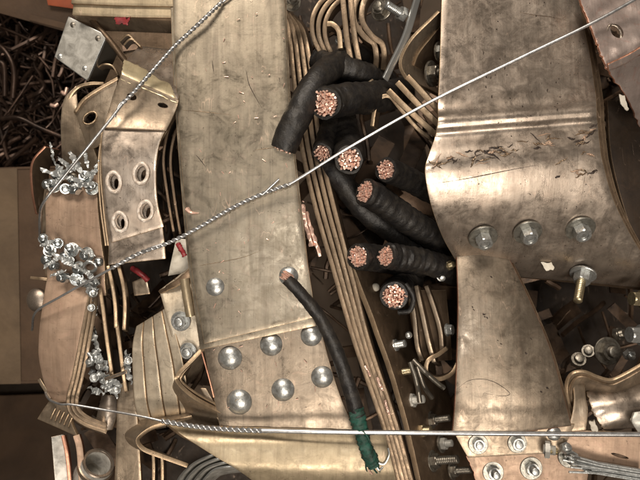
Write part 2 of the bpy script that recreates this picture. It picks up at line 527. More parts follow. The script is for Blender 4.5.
def nut_bolt(parent, px, py, z, rpx, d=(0, 0, 1), stud=1.2, mat=None, wmat=None, wr=1.45, h=1.0, roll=None):
    """washer, hexagon nut and stud end standing on a surface; rpx is the nut's corner radius in pixels"""
    k = S * (D - z) / D
    r = rpx * k
    d = Vector(d).normalized()
    pos = P(px, py, z)
    mat = mat or M['zinc']; wmat = wmat or mat
    roll = random.random() * 6 if roll is None else roll
    nut = put('nut', 'hexh', lambda: hex_mesh(0.8, True), pos + d * r * 0.2, d, (r, r * h), mat, parent, roll)
    if wr:
        put('washer', 'washer', washer_mesh, pos - d * r * 0.02, d, (r * wr, r * 1.5), wmat, nut)
    if stud:
        put('stud', 'thread', thread_mesh, pos, d, (r * 0.95, r * stud * 0.5 + r * 0.45), mat, nut)
    return nut

def hex_bolt(parent, px, py, z, rpx, d, mat=None, h=0.9, wr=1.4, roll=0.3):
    """a hexagon head seated on its washer"""
    k = S * (D - z) / D; r = rpx * k
    d = Vector(d).normalized(); pos = P(px, py, z)
    hd = put('bolt_head', 'hex', lambda: hex_mesh(0.8, False), pos + d * r * 0.15, d, (r, r * h), mat or M['zinc'], parent, roll)
    if wr:
        put('washer', 'washer', washer_mesh, pos - d * r * 0.05, d, (r * wr, r * 1.4), mat or M['zinc'], hd)
    return hd

# ================================================================== setting: floor, boxes at the side
fl = bmesh.new()
bmesh.ops.create_grid(fl, x_segments=8, y_segments=8, size=3.0)
me = bpy.data.meshes.new('floor'); fl.to_mesh(me); fl.free()
o = link('floor', me, M['floor'], smooth=0); o.location.z = -0.72
o['kind'] = 'structure'

def slab(name, corners, th, mat, parent=None, bev=0.0008):
    """a flat board over any quadrilateral of world points (top side), thickness th downwards"""
    a, b, c, d = corners
    me = loft([a, b], [d, c], th, nu=6, nv=6, dent=0.0, bev=bev)
    return link(name, me, [mat, mat], parent, smooth=40)

# closed cardboard box standing lower down, beside the heap
ZB = -0.30
t = thing('cardboard_box', P(10, 280, -0.7), 'closed brown cardboard box with greyish flap, below the wire scrap', 'box')
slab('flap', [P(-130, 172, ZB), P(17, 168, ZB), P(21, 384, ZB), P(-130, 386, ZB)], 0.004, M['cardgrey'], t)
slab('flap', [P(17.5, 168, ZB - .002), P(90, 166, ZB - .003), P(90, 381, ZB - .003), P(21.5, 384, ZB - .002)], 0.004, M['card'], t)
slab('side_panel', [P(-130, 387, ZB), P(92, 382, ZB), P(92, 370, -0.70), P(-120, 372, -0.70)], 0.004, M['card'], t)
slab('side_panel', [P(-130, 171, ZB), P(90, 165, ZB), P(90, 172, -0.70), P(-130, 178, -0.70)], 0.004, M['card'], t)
# a sheet of cardboard on the floor
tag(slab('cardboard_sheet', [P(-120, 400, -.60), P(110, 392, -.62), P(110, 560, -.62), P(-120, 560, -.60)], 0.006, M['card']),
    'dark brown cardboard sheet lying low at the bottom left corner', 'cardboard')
# the open box of wire scrap
t = thing('scrap_box', P(0, 90, -0.7), 'open cardboard box filled with brown copper wire scrap', 'box')
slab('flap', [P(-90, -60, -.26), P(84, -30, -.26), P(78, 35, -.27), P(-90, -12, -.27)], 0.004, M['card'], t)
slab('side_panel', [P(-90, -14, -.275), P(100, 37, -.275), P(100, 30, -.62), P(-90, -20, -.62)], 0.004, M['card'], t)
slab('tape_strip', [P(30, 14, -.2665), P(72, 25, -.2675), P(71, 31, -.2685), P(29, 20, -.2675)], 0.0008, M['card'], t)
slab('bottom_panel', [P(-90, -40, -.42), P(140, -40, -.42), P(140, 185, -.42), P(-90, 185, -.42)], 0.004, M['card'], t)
slab('orange_print', [P(44, -14, -.2585), P(78, -8, -.2585), P(76, 9, -.2595), P(48, 5, -.2590)], 0.0006, M['orange'], t)

def wiggle(a, b, n, amp, seed):
    rnd = random.Random(seed)
    out = []
    for i in range(n + 1):
        p = a.lerp(b, i / n)
        out.append(p + Vector((rnd.gauss(0, amp), rnd.gauss(0, amp), rnd.gauss(0, amp * 0.6))))
    return out
bm = bmesh.new()
rnd = random.Random(3)
for i in range(900):
    c = P(rnd.uniform(-60, 120), rnd.uniform(-10, 165), rnd.uniform(-.395, -.30))
    a = rnd.uniform(0, math.pi); l = rnd.uniform(.02, .11)
    v = Vector((math.cos(a), math.sin(a), rnd.uniform(-.35, .35))) * l * 0.5
    pts = spline(wiggle(c - v, c + v, 3, l * 0.045, i), 8)
    tube_bm(bm, pts, rnd.choice([.0010, .0014, .002, .002, .0028, .004]), 6)
me = bpy.data.meshes.new('copper_wire_scrap'); bm.to_mesh(me); bm.free()
tag(link('copper_wire_scrap', me, M['scrap']), 'dark tangle of brown copper wire offcuts filling the open box', 'wire scrap', kind='stuff')
for pts, r, lab in (
    ([(8, 112, -.285), (22, 92, -.28), (33, 76, -.285)], .0022, 'thin straight copper rod slanting across the wire scrap'),
    ([(-6, 42, -.29), (6, 52, -.285), (14, 70, -.285), (13, 98, -.29)], .0052, 'thick bent brown copper rod lying at the photo edge'),
    ([(-6, 120, -.29), (18, 118, -.285), (40, 128, -.29), (70, 140, -.3)], .0045, 'long brown copper rod along the bottom of the wire scrap'),
    ([(28, 98, -.29), (40, 92, -.285), (44, 86, -.29), (40, 80, -.30)], .0042, 'hooked brown copper rod in the wire scrap'),
    ([(-4, 62, -.28), (4, 66, -.28), (5, 96, -.285)], .0050, 'short upright brown copper rod at the edge of the wire scrap')):
    tag(tube('copper_rod', PP(pts), r, M['scrap'], seg=8), lab, 'copper rod', 'loose rods in the wire scrap')
for pts, lab in (([(51, 105, -.27), (55, 106, -.268), (58, 104, -.27)], 'bright copper clipping glinting lower in the wire scrap'),
                 ([(62, 92, -.27), (65, 94, -.268), (67, 88, -.27)], 'bright copper clipping glinting higher beside the rounded lug')):
    tag(tube('copper_clipping', PP(pts), .003, M['copper'], seg=8), lab, 'copper scrap', 'bright clippings')

# ================================================================== hidden depth of the heap: bars below, most coloured near black to stand in for shade
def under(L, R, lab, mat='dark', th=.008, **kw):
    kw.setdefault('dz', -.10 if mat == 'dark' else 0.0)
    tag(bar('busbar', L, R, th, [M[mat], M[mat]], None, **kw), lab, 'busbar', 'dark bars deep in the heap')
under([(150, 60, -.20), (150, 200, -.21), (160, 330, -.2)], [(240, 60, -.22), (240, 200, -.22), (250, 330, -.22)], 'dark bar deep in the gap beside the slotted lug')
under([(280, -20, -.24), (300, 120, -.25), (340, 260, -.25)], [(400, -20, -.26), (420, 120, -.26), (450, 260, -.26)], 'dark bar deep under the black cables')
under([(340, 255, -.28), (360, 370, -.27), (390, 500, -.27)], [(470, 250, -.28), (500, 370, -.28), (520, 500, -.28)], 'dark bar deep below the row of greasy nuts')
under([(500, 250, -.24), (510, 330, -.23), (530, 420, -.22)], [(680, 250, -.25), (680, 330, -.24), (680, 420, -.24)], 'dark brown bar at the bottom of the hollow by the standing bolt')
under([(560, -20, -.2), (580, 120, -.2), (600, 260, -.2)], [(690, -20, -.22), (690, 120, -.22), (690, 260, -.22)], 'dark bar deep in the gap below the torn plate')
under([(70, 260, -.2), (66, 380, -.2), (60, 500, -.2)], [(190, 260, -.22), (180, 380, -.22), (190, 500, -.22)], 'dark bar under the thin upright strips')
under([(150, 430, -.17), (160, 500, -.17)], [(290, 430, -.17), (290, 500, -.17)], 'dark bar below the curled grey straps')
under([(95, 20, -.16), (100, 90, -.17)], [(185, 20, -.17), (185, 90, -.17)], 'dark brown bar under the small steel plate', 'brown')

# loose offcuts that fill the gaps between the bars
bm = bmesh.new()
rnd = random.Random(77)
for i in range(620):
    z = rnd.uniform(-.27, -.165)
    x, y = rnd.uniform(85, 665), rnd.uniform(-10, 492)
    c = P(x, y, z)
    a = rnd.uniform(0, math.pi); l = rnd.uniform(.012, .055)
    v = Vector((math.cos(a), math.sin(a), rnd.uniform(-.5, .5))) * l
    k = rnd.random()
    if k < .55:
        tube_bm(bm, spline(wiggle(c - v, c + v, 3, l * .07, i), 6), rnd.uniform(.0012, .005), 6)
    else:
        w = v.cross(Vector((rnd.uniform(-.4, .4), rnd.uniform(-.4, .4), 1))).normalized() * rnd.uniform(.004, .016)
        n = v.cross(w).normalized() * rnd.uniform(.001, .0025)
        bend = n.normalized() * rnd.uniform(-.01, .01)
        ring = []
        for f, bd in ((-1, 0), (0, 1), (1, 0)):
            q = c + v * f + bend * bd
            ring.append([bm.verts.new(q + w * sw + n * sn) for sw, sn in ((-1, -1), (1, -1), (1, 1), (-1, 1))])
        for r0, r1 in zip(ring, ring[1:]):
            for q in range(4):
                bm.faces.new((r0[q], r0[(q + 1) % 4], r1[(q + 1) % 4], r1[q]))
        bm.faces.new(ring[0][::-1]); bm.faces.new(ring[-1])
bmesh.ops.recalc_face_normals(bm, faces=bm.faces)
me = bpy.data.meshes.new('copper_offcuts'); bm.to_mesh(me); bm.free()
tag(link('copper_offcuts', me, M['offcut']), 'dim brown copper offcuts filling the gaps between the bars', 'offcuts', kind='stuff')

# ================================================================== the wide bar in the middle
t = thing('riveted_busbar', P(250, 250, -.02), 'wide dull grey-brown copper busbar with eight dome-headed bolts in the middle', 'busbar')
CL = [(172, -18, -.026), (177, 100, -.016), (189, 250, -.006), (204, 344, 0)]
CR = [(284, -18, -.030), (290, 110, -.019), (301, 215, -.008), (316, 317, 0)]
bar('bar', CL, CR, .005, [M['grey'], E], t, nu=46, nv=16, dent=.0007, seed=1)
bar('lamination', [(a - 2.5, b, z - .0058) for a, b, z in CL[:-1]] + [(200, 350, -.0062)], [(a + 1.5, b, z - .0058) for a, b, z in CR[:-1]] + [(316, 326, -.0062)], .005, [M['grey'], E], t, nu=40, nv=8, dent=.0005, seed=1)
bar('splice_plate', [(200, 326, -.0125), (204, 350, -.0125), (214, 400, -.0125), (224, 446, -.014)], [(314, 300, -.0125), (325, 345, -.0125), (340, 395, -.0125), (362, 446, -.014)], .006, [M['splice'], E], t, nu=30, nv=12, dent=.0008, seed=2)
for i, (x, y, z, r) in enumerate(((215.5, 287.5, -.006, 11), (289, 277, -.006, 11.5), (230, 358, -.0125, 12.4), (271, 344.5, -.0125, 11.6), (311, 335.5, -.0125, 11), (239, 402, -.0125, 13), (283, 389.5, -.0125, 11.8), (322, 377, -.0125, 11.3))):
    d = (random.uniform(-.06, .06), random.uniform(-.06, .06), 1)
    b = dome_bolt(t, x, y, z, r, d, roll=i)
    if i == 5:
        b['label'] = 'bolt head with a dark pit in its crown'
        put('pit', 'pit', lambda: shade(lathe([(0, 0.08), (.5, .06), (.8, .1), (1, .0), (.8, -.3), (0, -.4)], 16, 'pit'), 60), P(237, 402, 0) + Vector((0, 0, -.0045)), (0, 0, 1), (.0035, .0022), M['dirtyzinc'], b)
tag(tube('copper_shaving', PP([(187, 209, .001), (190, 212, .0035), (194, 213, .003), (199, 213, .001)]), lambda u: .0030 * (1 - u) + .0006, M['copper'], seg=6),
    'small bright copper shaving lying on the rim of the wide grey bar', 'copper scrap')

# golden rolled bar below it
tag(bar('rolled_busbar', [(168, 424, -.012), (186, 438, .006), (214, 456, .012), (240, 472, .010), (275, 500, -.01)], [(384, 431, -.012), (388, 445, .002), (392, 462, .006), (396, 478, .002), (400, 500, -.02)],
        .006, [M['gold'], E], nu=24, nv=24, dent=.0012, seed=5), 'brassy rounded busbar bulging at the bottom edge under the long wire', 'busbar')

# bent strap with the dark triangular opening
t = thing('bent_strap', P(195, 385, -.03), 'bent copper strap with dark triangular opening beside the dome bolts', 'copper strap')
ribbon('strap', [(205, 344, -.016), (192, 357, -.008), (176, 374, -.002), (177, 384, -.001), (192, 398, -.004), (212, 409, -.010), (232, 418, -.016)], .050, .0054, [M['tan'], E], t, lean=(-6, 24))
ribbon('lamination', [(203, 350, -.018), (191, 362, -.011), (180.5, 375, -.005), (182, 383, -.005), (196, 394, -.008), (216, 405, -.014), (226, 411, -.018)], .045, .0030, [M['brown'], E], t, lean=(-5, 20))
bar('tongue', [(200, 388, -.030), (209, 405, -.026), (218, 420, -.022)], [(206, 388, -.030), (216, 405, -.026), (226, 420, -.024)], .004, [M['tan'], M['edge']], t, nu=8, nv=3)
tag(ribbon('copper_edging', [(201, 352, -.010), (206, 370, -.009), (210, 385, -.010), (213, 398, -.011)], .004, .0022, [M['edge_red'], M['edge_red']]), 'narrow fresh pinkish copper sliver along the bolted plate', 'copper scrap')

# ================================================================== black cable with green end on the wide bar
t = thing('green_ended_cable', P(330, 370, -.01), 'black cable with green taped end lying across the dome bolts', 'cable')
cp = [(287, 279, .014), (303, 296, .012), (320, 318, .008), (337, 352, .008), (350, 390, .008), (358, 416, .010)]
tube('sheath', PP(cp), lambda u: .0078 + .0024 * u, M['rubber'], t, seg=18, n=60, rough=.10, ridge=.012, seed=2)
tube('green_wrap', PP([(356, 408, .010), (360, 428, .012), (366, 448, .012), (374, 466, .008)]), lambda u: .0100 - .0018 * u + .0006 * math.sin(u * 9), M['green'], t, seg=18, n=44, rough=.34, ridge=.035, seed=4)
for i, pp in enumerate(([(370, 460, .011), (373, 468, .010), (377, 473, .006)], [(374, 462, .010), (378, 466, .009), (380, 472, .005)], [(367, 462, .010), (366, 468, .008), (368, 473, .004)], [(362, 430, .022), (367, 436, .022), (371, 444, .018)])):
    tube('loose_thread', PP(pp), .0011, M['green'], t, seg=6)
def strands(name, parent, center, axis, rad, n, r=.0011, length=.012, mat=None, seed=0, jitter=.003, splay=0.0):
    """bundle of fine wires packed in a disc"""
    rr = random.Random(seed)
    bm = bmesh.new()
    ax = Vector(axis).normalized()
    u = ax.orthogonal().normalized(); w = ax.cross(u)
    for i in range(n):
        q = math.sqrt((i + .5) / n) * rad; a = i * 2.39996
        off = u * math.cos(a) * q + w * math.sin(a) * q
        e = length * .5 + rr.uniform(-jitter, jitter)
        off = off * rr.uniform(.9, 1.06)
        rs = r * rr.uniform(.7, 1.3)
        tip = Vector(center) + off * (1 + splay) + ax * e + Vector((rr.gauss(0, r * .5), rr.gauss(0, r * .5), 0))
        tube_bm(bm, [Vector(center) + off - ax * length * .5, Vector(center) + off + ax * (e * .4), tip], rs, 6)
    bmesh.ops.recalc_face_normals(bm, faces=bm.faces)
    me = bpy.data.meshes.new(name); bm.to_mesh(me); bm.free()
    o = link(name, me, mat or M['copper'], parent)
    o['kind'] = 'stuff'
    return o
strands('copper_strands', t, P(287, 277, .0145), (-.5, .35, .35), .0058, 22, .0009, .014, seed=11, jitter=.002)
for i, pp in enumerate(([(372, 462, .010), (369, 469, .008), (372, 474, .006)], [(375, 463, .009), (379, 470, .008), (383, 467, .007)], [(376, 462, .009), (384, 464, .009), (389, 455, .008), (388, 448, .006)])):
    tube('copper_strand', PP(pp), .0013, M['copper'] if i == 0 else M['zinc'], t, seg=6)

# ================================================================== thick black cables in the hollow
def cable(name, pts, rpx, lab, n=70, seed=0, end=True, nst=70, ridge=.012, cutback=0.0, sp=0.0):
    p0 = P(*pts[0]); k = S * (D - pts[0][2]) / D
    r = rpx * k * 1.12
    t = thing(name, P(*pts[1]), lab, 'cable', 'black cables with bare copper ends')
    sp_pts = spline(PP(pts), 46)
    bm = bmesh.new()
    rings = tube_bm(bm, sp_pts, lambda u: r * (1.0 - .04 * math.exp(-u * 30)), 24, caps=False, rough=.09, ridge=ridge, seed=seed)
    ax = (sp_pts[0] - sp_pts[1]).normalized()
    # rim turned inwards, so the sheath has thickness
    c = sum((v.co for v in rings[0]), Vector()) / 24
    inner = [bm.verts.new(c + (v.co - c) * .80 + ax * .0004) for v in rings[0]]
    deep = [bm.verts.new(c + (v.co - c) * .78 - ax * .010) for v in rings[0]]
    for A, B in ((rings[0], inner), (inner, deep)):
        for q in range(24):
            bm.faces.new((A[q], B[q], B[(q + 1) % 24], A[(q + 1) % 24]))
    bm.faces.new(deep); bm.faces.new(rings[-1])
    bmesh.ops.recalc_face_normals(bm, faces=bm.faces)
    me = bpy.data.meshes.new('sheath'); bm.to_mesh(me); bm.free()
    link('sheath', me, M['rubber'], t, smooth=50)
    strands('copper_strands', t, sp_pts[0] - ax * .0035, ax, r * .75, nst, r * .074, .010, seed=seed, jitter=.0011, splay=sp)
    return t
cable('cable', [(325, 103, -.010), (331, 102, -.028), (350, 99, -.048), (375, 97, -.085), (402, 92, -.14)], 15, 'thick black cable with wide oval copper end pointing at the wide grey bar', seed=1, nst=95)
cable('cable', [(283, 149, -.022), (287, 139, -.020), (297, 118, -.020), (314, 86, -.030), (334, 66, -.07), (362, 56, -.14)], 12.5, 'black cable lying over the rim of the wide grey bar, cut end facing down', seed=2, nst=60)
cable('cable', [(322, 153, -.046), (324, 147, -.060), (329, 130, -.085), (336, 104, -.12), (340, 80, -.16)], 9.5, 'narrow black cable with small copper end next to the laminated bar', seed=3, nst=50)
cable('cable', [(349, 160, -.030), (348.5, 155, -.050), (346, 138, -.085), (342, 112, -.12), (345, 88, -.16)], 13.5, 'black cable with round glinting copper end crossed by the slanting wire', seed=4, nst=80)
cable('cable', [(386, 170, -.040), (393, 172, -.054), (410, 180, -.085), (436, 194, -.12), (455, 205, -.16)], 11.5, 'short black cable with copper end facing the big rounded busbar, uppermost of its pair', seed=5, nst=60)
cable('cable', [(365, 192, -.040), (374, 196, -.050), (392, 209, -.068), (420, 228, -.095), (448, 246, -.14)], 13, 'black cable with dark copper end just below the glinting round one', seed=6, nst=70, ridge=.03)
cable('cable', [(358, 256.5, -.046), (367, 257, -.064), (386, 260, -.095), (420, 266, -.15)], 12.5, 'black cable with bright copper end, first of the two lying side by side', seed=7, nst=80)
cable('cable', [(386, 256, -.036), (395, 257, -.046), (415, 260, -.062), (438, 266, -.082), (456, 274, -.12)], 11.8, 'ribbed black cable with bright copper end, second of the two lying side by side', seed=8, nst=70, ridge=.045)
cable('cable', [(394, 296, -.046), (395, 293.5, -.064), (400, 288, -.10), (412, 280, -.16)], 13, 'black cable with loosely frayed copper end, lowest of all', seed=9, nst=85, ridge=.03, sp=.1)
tag(tube('black_cable', PP([(318, 160, -.10), (338, 176, -.085), (362, 208, -.10), (392, 232, -.115), (430, 256, -.15)]), .0165, M['rubber'], seg=20, n=50, rough=.10, ridge=.015, seed=5),
    'black cable running under the others with no end in sight', 'cable')
tag(tube('black_cable', PP([(318, 60, -.10), (330, 64, -.08), (346, 68, -.075), (366, 74, -.09), (388, 82, -.14)]), .0160, M['rubber'], seg=20, n=50, rough=.12, ridge=.02, seed=6),
    'black cable crossing behind the wide oval cable end', 'cable')
tag(tube('black_sleeve', PP([(405, 284, -.06), (413, 296, -.058), (410, 310, -.062), (398, 312, -.066)]), .004, M['rubber'], seg=10, rough=.15),
    'loose curl of black sheath around the lowest cable end', 'cable sheath')

# ================================================================== laminated bar on edge, right of the middle
t = thing('laminated_busbar', P(340, 270, -.12), 'laminated copper busbar standing on edge between wide bar and cables', 'busbar')
for k in range(4):
    o = k * 6.1
    ribbon('lamination', [(283 + o * .55, 6 + k * 3, -.13), (291 + o * .8, 32, -.105), (296 + o, 78, -.088), (303 + o, 140, -.076), (316 + o, 200, -.066), (336 + o * .9, 270, -.056), (358 + o * .75, 345, -.048), (384 + o * .7, 420, -.042), (404 + o * .7, 494, -.042)],
           .055, .0066, [M['brown'], M['mid']], t, lean=(3, 0), nu=60, seed=k, dz=-.0015 * (k % 2) - .001 * k)
t = thing('greasy_busbar', P(420, 420, -.2), 'greasy brown busbar face carrying a row of nuts beside the laminated bar', 'busbar')
bar('bar', [(352, 262, -.074), (378, 330, -.066), (402, 402, -.060), (424, 494, -.060)], [(402, 262, -.20), (428, 330, -.20), (452, 402, -.20), (480, 494, -.20)], .008, [M['brown'], E], t, nu=40, nv=10, dent=.001, seed=3)
DN = (.80, .25, .55)
for x, y, z, r, m, st in ((391, 346, -.098, 6.6, 'zinc', 1.6), (396, 373, -.094, 6.2, 'zincy', 2.2), (408, 401, -.090, 7.2, 'steel', 1.6), (431, 420, -.125, 6.0, 'dirtyzinc', 2.6), (419, 431, -.095, 6.6, 'zincy', 1.2), (441, 444, -.125, 6.0, 'steel', 1.2), (432, 461, -.10, 7.4, 'dirtyzinc', 3.0), (452, 471, -.13, 6.0, 'dirtyzinc', 2.6)):
    nut_bolt(t, x, y, z, r, DN, st, M[m], M['dirtyzinc'])

# pieces between the greasy bar and the lower right bar
t = thing('rolled_strap', P(430, 340, -.12), 'brown strap bundle with curled ends below the lowest cable end', 'copper strap')
for k, pp in enumerate(([(418, 285, -.09), (424, 312, -.08), (430, 340, -.075), (436, 362, -.08)], [(411, 288, -.10), (416, 315, -.09), (419, 345, -.085), (424, 360, -.09)], [(428, 285, -.10), (436, 308, -.09), (442, 330, -.085), (444, 352, -.09)])):
    ribbon('strap', pp, .05, .006, [M['brown'], M['tan']], t, lean=(6, 4), seed=k)
ribbon('curl', [(448, 350, -.085), (440, 356, -.075), (430, 362, -.07), (429, 372, -.07), (438, 377, -.072), (450, 372, -.08), (457, 360, -.09)], .05, .006, [M['brown'], E], t, lean=(1, -2))
bar('face', [(408, 290, -.10), (414, 330, -.098), (420, 362, -.10)], [(446, 290, -.12), (450, 330, -.115), (452, 360, -.115)], .006, [M['brown'], E], t, nu=12, nv=6)
hex_bolt(t, 447, 330, -.088, 5.5, (.8, .1, .5), M['zinc'], 1.2, 1.2)
for pts, lab in (([(410, 362, -.07), (416, 380, -.066), (420, 402, -.068)], 'upright grey steel wire stub by the yellow nut'), ([(413, 360, -.07), (425, 372, -.062), (436, 382, -.066), (444, 388, -.07)], 'slanting grey steel wire stub by the curled strap'), ([(417, 366, -.066), (424, 386, -.07), (432, 398, -.08)], 'dark grey steel wire stub between two others')):
    tag(tube('steel_wire_stub', PP(pts), .0036, M['dirtyzinc'], seg=8, rough=.1), lab, 'wire', 'steel wire stubs')
for x, y, z, r, m, lab in ((376, 287, -.10, 4.2, 'white', 'small pale cap just beside the lowest cable end'), (409, 335, -.085, 3.6, 'zinc', 'small bright cap nut beside the curled strap')):
    o = put('cap_nut', 'dome', dome_mesh, P(x, y, z), (.3, .3, 1), (r * S * 1.1, r * S * 1.4), M[m], None)
    tag(o, lab, 'nut')
for x, y, z, m, d, lab in ((447, 266, -.075, 'zincy', (.5, .2, .8), 'yellowish hexagon nut just below the ribbed cable'), (440, 275, -.085, 'zinc', (.1, -.3, .9), 'bright steel nut lying below the ribbed cable')):
    t = thing('loose_nut', P(x, y, z), lab, 'nut')
    nut_bolt(t, x, y, z, 5.2, d, 1.0, M[m], wr=0)

# ================================================================== straps at the top middle
def strap(name, path, depth, th, lab, mats=None, lean=(2, 6), cat='copper strap', n=1, step=(0, 0), **kw):
    mats = mats or [M['tan'], E]
    if n == 1:
        return tag(ribbon(name, path, depth, th, mats, None, lean=lean, **kw), lab, cat)
    a = path[len(path) // 2]
    t = thing(name, P(a[0], a[1], a[2] - depth), lab, cat)
    for k in range(n):
        ribbon('lamination', [(p[0] + step[0] * k, p[1] + step[1] * k, p[2] - .002 * (k % 2)) for p in path], depth, th, mats, t, lean=lean, seed=k, **kw)
    return t
strap('upright_strap', [(345, -8, -.062), (347.5, 18, -.060), (350, 40, -.064), (354, 62, -.075)], .05, .0078, 'pair of straight copper straps standing upright above the cables', [M['brown'], M['mid']], n=2, step=(7.5, -2))
strap('wavy_strap', [(374, -8, -.072), (366, 4, -.068), (365, 20, -.066), (374, 34, -.066), (384, 42, -.068), (387, 56, -.075), (386, 70, -.09)], .05, .0078, 'wavy double copper strap next to the grey steel strip', [M['brown'], M['mid']], n=2, step=(-8, 0))
strap('arched_strap', [(336, -8, -.082), (322, 4, -.078), (315, 18, -.076), (315, 34, -.078), (322, 50, -.084), (333, 60, -.095)], .05, .0066, 'arched brown copper straps curving at the top, beside the laminated bar', [M['brown'], M['mid']], n=3, step=(6.5, 2))
strap('hooked_strap', [(327, 21, -.066), (334, 22, -.064), (341, 30, -.064), (343, 48, -.07)], .04, .0070, 'short hooked copper strap next to the upright pair', [M['brown'], E])
strap('stub_strap', [(355, 66, -.082), (364, 72, -.078), (374, 80, -.08)], .04, .009, 'short thick copper stub just above the black cables', [M['tan'], E])
tag(bar('steel_strip', [(418, -10, -.042), (404, 34, -.046), (389, 66, -.052), (383, 78, -.058)], [(423.5, -10, -.048), (410, 36, -.052), (394.5, 68, -.058), (388, 82, -.064)], .004, [M['zinc'], M['zinc']], nu=20, nv=4, seed=8), 'narrow grey steel strip slanting down beside the folded strap', 'steel strip')
t = thing('folded_strap', P(425, 50, -.1), 'broad folded copper strap fanning out beside the big rounded busbar', 'copper strap')
ribbon('strap', [(440, 12, -.040), (432, 20, -.042), (414, 38, -.046), (404, 54, -.05), (402, 66, -.052), (408, 78, -.052)], .075, .0052, [M['tan'], E], t, lean=(34, 18))
ribbon('lamination', [(446, 20, -.060), (436, 32, -.062), (420, 52, -.066), (414, 66, -.072)], .06, .004, [M['brown'], E], t, lean=(26, 14), seed=4)
for x, y, r, m in ((431, 74, 9, 'dirtyzinc'), (439, 52, 7, 'zinc')):
    nut_bolt(t, x, y, -.075, r, (.75, -.05, .6), .8, M[m], M['dirtyzinc'])
for i, (pp, lab) in enumerate((
    ([(409, 74, -.050), (424, 90, -.048), (440, 108, -.050), (452, 122, -.06)], 'thick copper strip slanting under the big busbar, uppermost of four'),
    ([(399, 80, -.056), (416, 98, -.052), (436, 118, -.054), (450, 132, -.06)], 'thick copper strip slanting under the big busbar, second of four'),
    ([(390, 88, -.060), (404, 102, -.056), (424, 120, -.058), (444, 138, -.066)], 'thick copper strip slanting under the big busbar, third of four'),
    ([(370, 126, -.075), (373, 108, -.068), (380, 96, -.064), (391, 95, -.063), (404, 110, -.063), (420, 128, -.066), (440, 142, -.075)], 'hook-ended copper strip slanting under the big busbar, lowest of four'))):
    tag(ribbon('copper_strip', pp, .04, .0080 if i < 3 else .0055, [M['brown'], E], None, lean=(4, 3), seed=i), lab, 'copper strip', 'strips fanned under the big busbar')
t = thing('threaded_bolt', P(400, 14, -.06), 'bright threaded bolt with hexagon nut leaning on the grey steel strip', 'bolt')
nut_bolt(t, 405, 16, -.058, 7.5, (-.75, .25, .5), 2.6, M['zinc'], wr=0)
t = thing('rounded_nut', P(382, 9, -.08), 'dim grey-green nut with washer among the straps at the top', 'nut')
nut_bolt(t, 382, 10, -.08, 8, (-.5, .1, .8), .6, M['dirtyzinc'])
t = thing('small_nut', P(339, 43, -.09), 'small glinting nut below the hooked strap', 'nut')
nut_bolt(t, 339, 43, -.088, 4.5, (.1, .3, .9), 1, M['zinc'], wr=0)
t = thing('dark_bolt', P(290, 3, -.07), 'dark bolt end at the top edge next to the wide grey bar', 'bolt')
nut_bolt(t, 291, 2, -.07, 7, (.3, .1, .9), 1, M['dirtyzinc'])

# ================================================================== big rounded bar at the right
t = thing('rounded_busbar', P(520, 130, -.03), 'big pale busbar bent over a ridge with three nuts along its lower side', 'busbar')
RL = [(442, -18, -.012), (440, 60, -.002), (438, 104, .003), (438, 119, .013), (437, 127, .0125), (435, 137, .007), (429, 154, .017), (425, 172, .020), (431, 205, .006), (442, 236, -.024), (454, 258, -.055), (462, 272, -.10)]
RR = [(575, -18, -.022), (589, 50, -.010), (596, 93, -.003), (597, 108, .008), (597, 115, .0075), (598, 125, .002), (600, 143, .013), (603, 162, .013), (614, 200, -.002), (634, 240, -.030), (656, 272, -.060), (668, 290, -.10)]
bar('bar', RL, RR, .0045, [M['pale'], E], t, nu=84, nv=20, dent=.0009, seed=6)
for k in (1, 2):
    bar('lamination', [(a + 2, b, z - .0056 * k) for a, b, z in RL], [(a + 3.6 * k, b + 2 * k, z - .0062 * k) for a, b, z in RR], .0045, [M['brown'], E], t, nu=60, nv=6, dent=.0005, seed=6)
for x, y, z, r in ((483, 237, -.0210, 8.3), (527.5, 232, -.0185, 8.3), (580, 228.5, -.0200, 8.6)):
    nut_bolt(t, x, y, z, r, (0.02, -.66, .75), .35, M['zinc'], M['midzinc'], wr=1.75, h=1.5, roll=.25 + x)
t = thing('standing_bolt', P(582, 275, -.05), 'single hexagon bolt with long shank hanging below the rounded busbar', 'bolt')
dd = (-.30, -.62, .45)
hd = hex_bolt(t, 583, 274, -.060, 8.6, dd, M['zinc'], 1.3, 1.5)
put('shank', 'thread', thread_mesh, P(582, 277, -.056), dd, (.0105, .021), M['zincy'], t)
tag(bar('white_chip', [(541, 262, -.05), (546, 271, -.05)], [(552, 263, -.05), (555, 269, -.05)], .003, [M['white'], M['white']], nu=6, nv=4, ragged=.003), 'white chip stuck under the edge of the rounded busbar', 'plastic scrap')

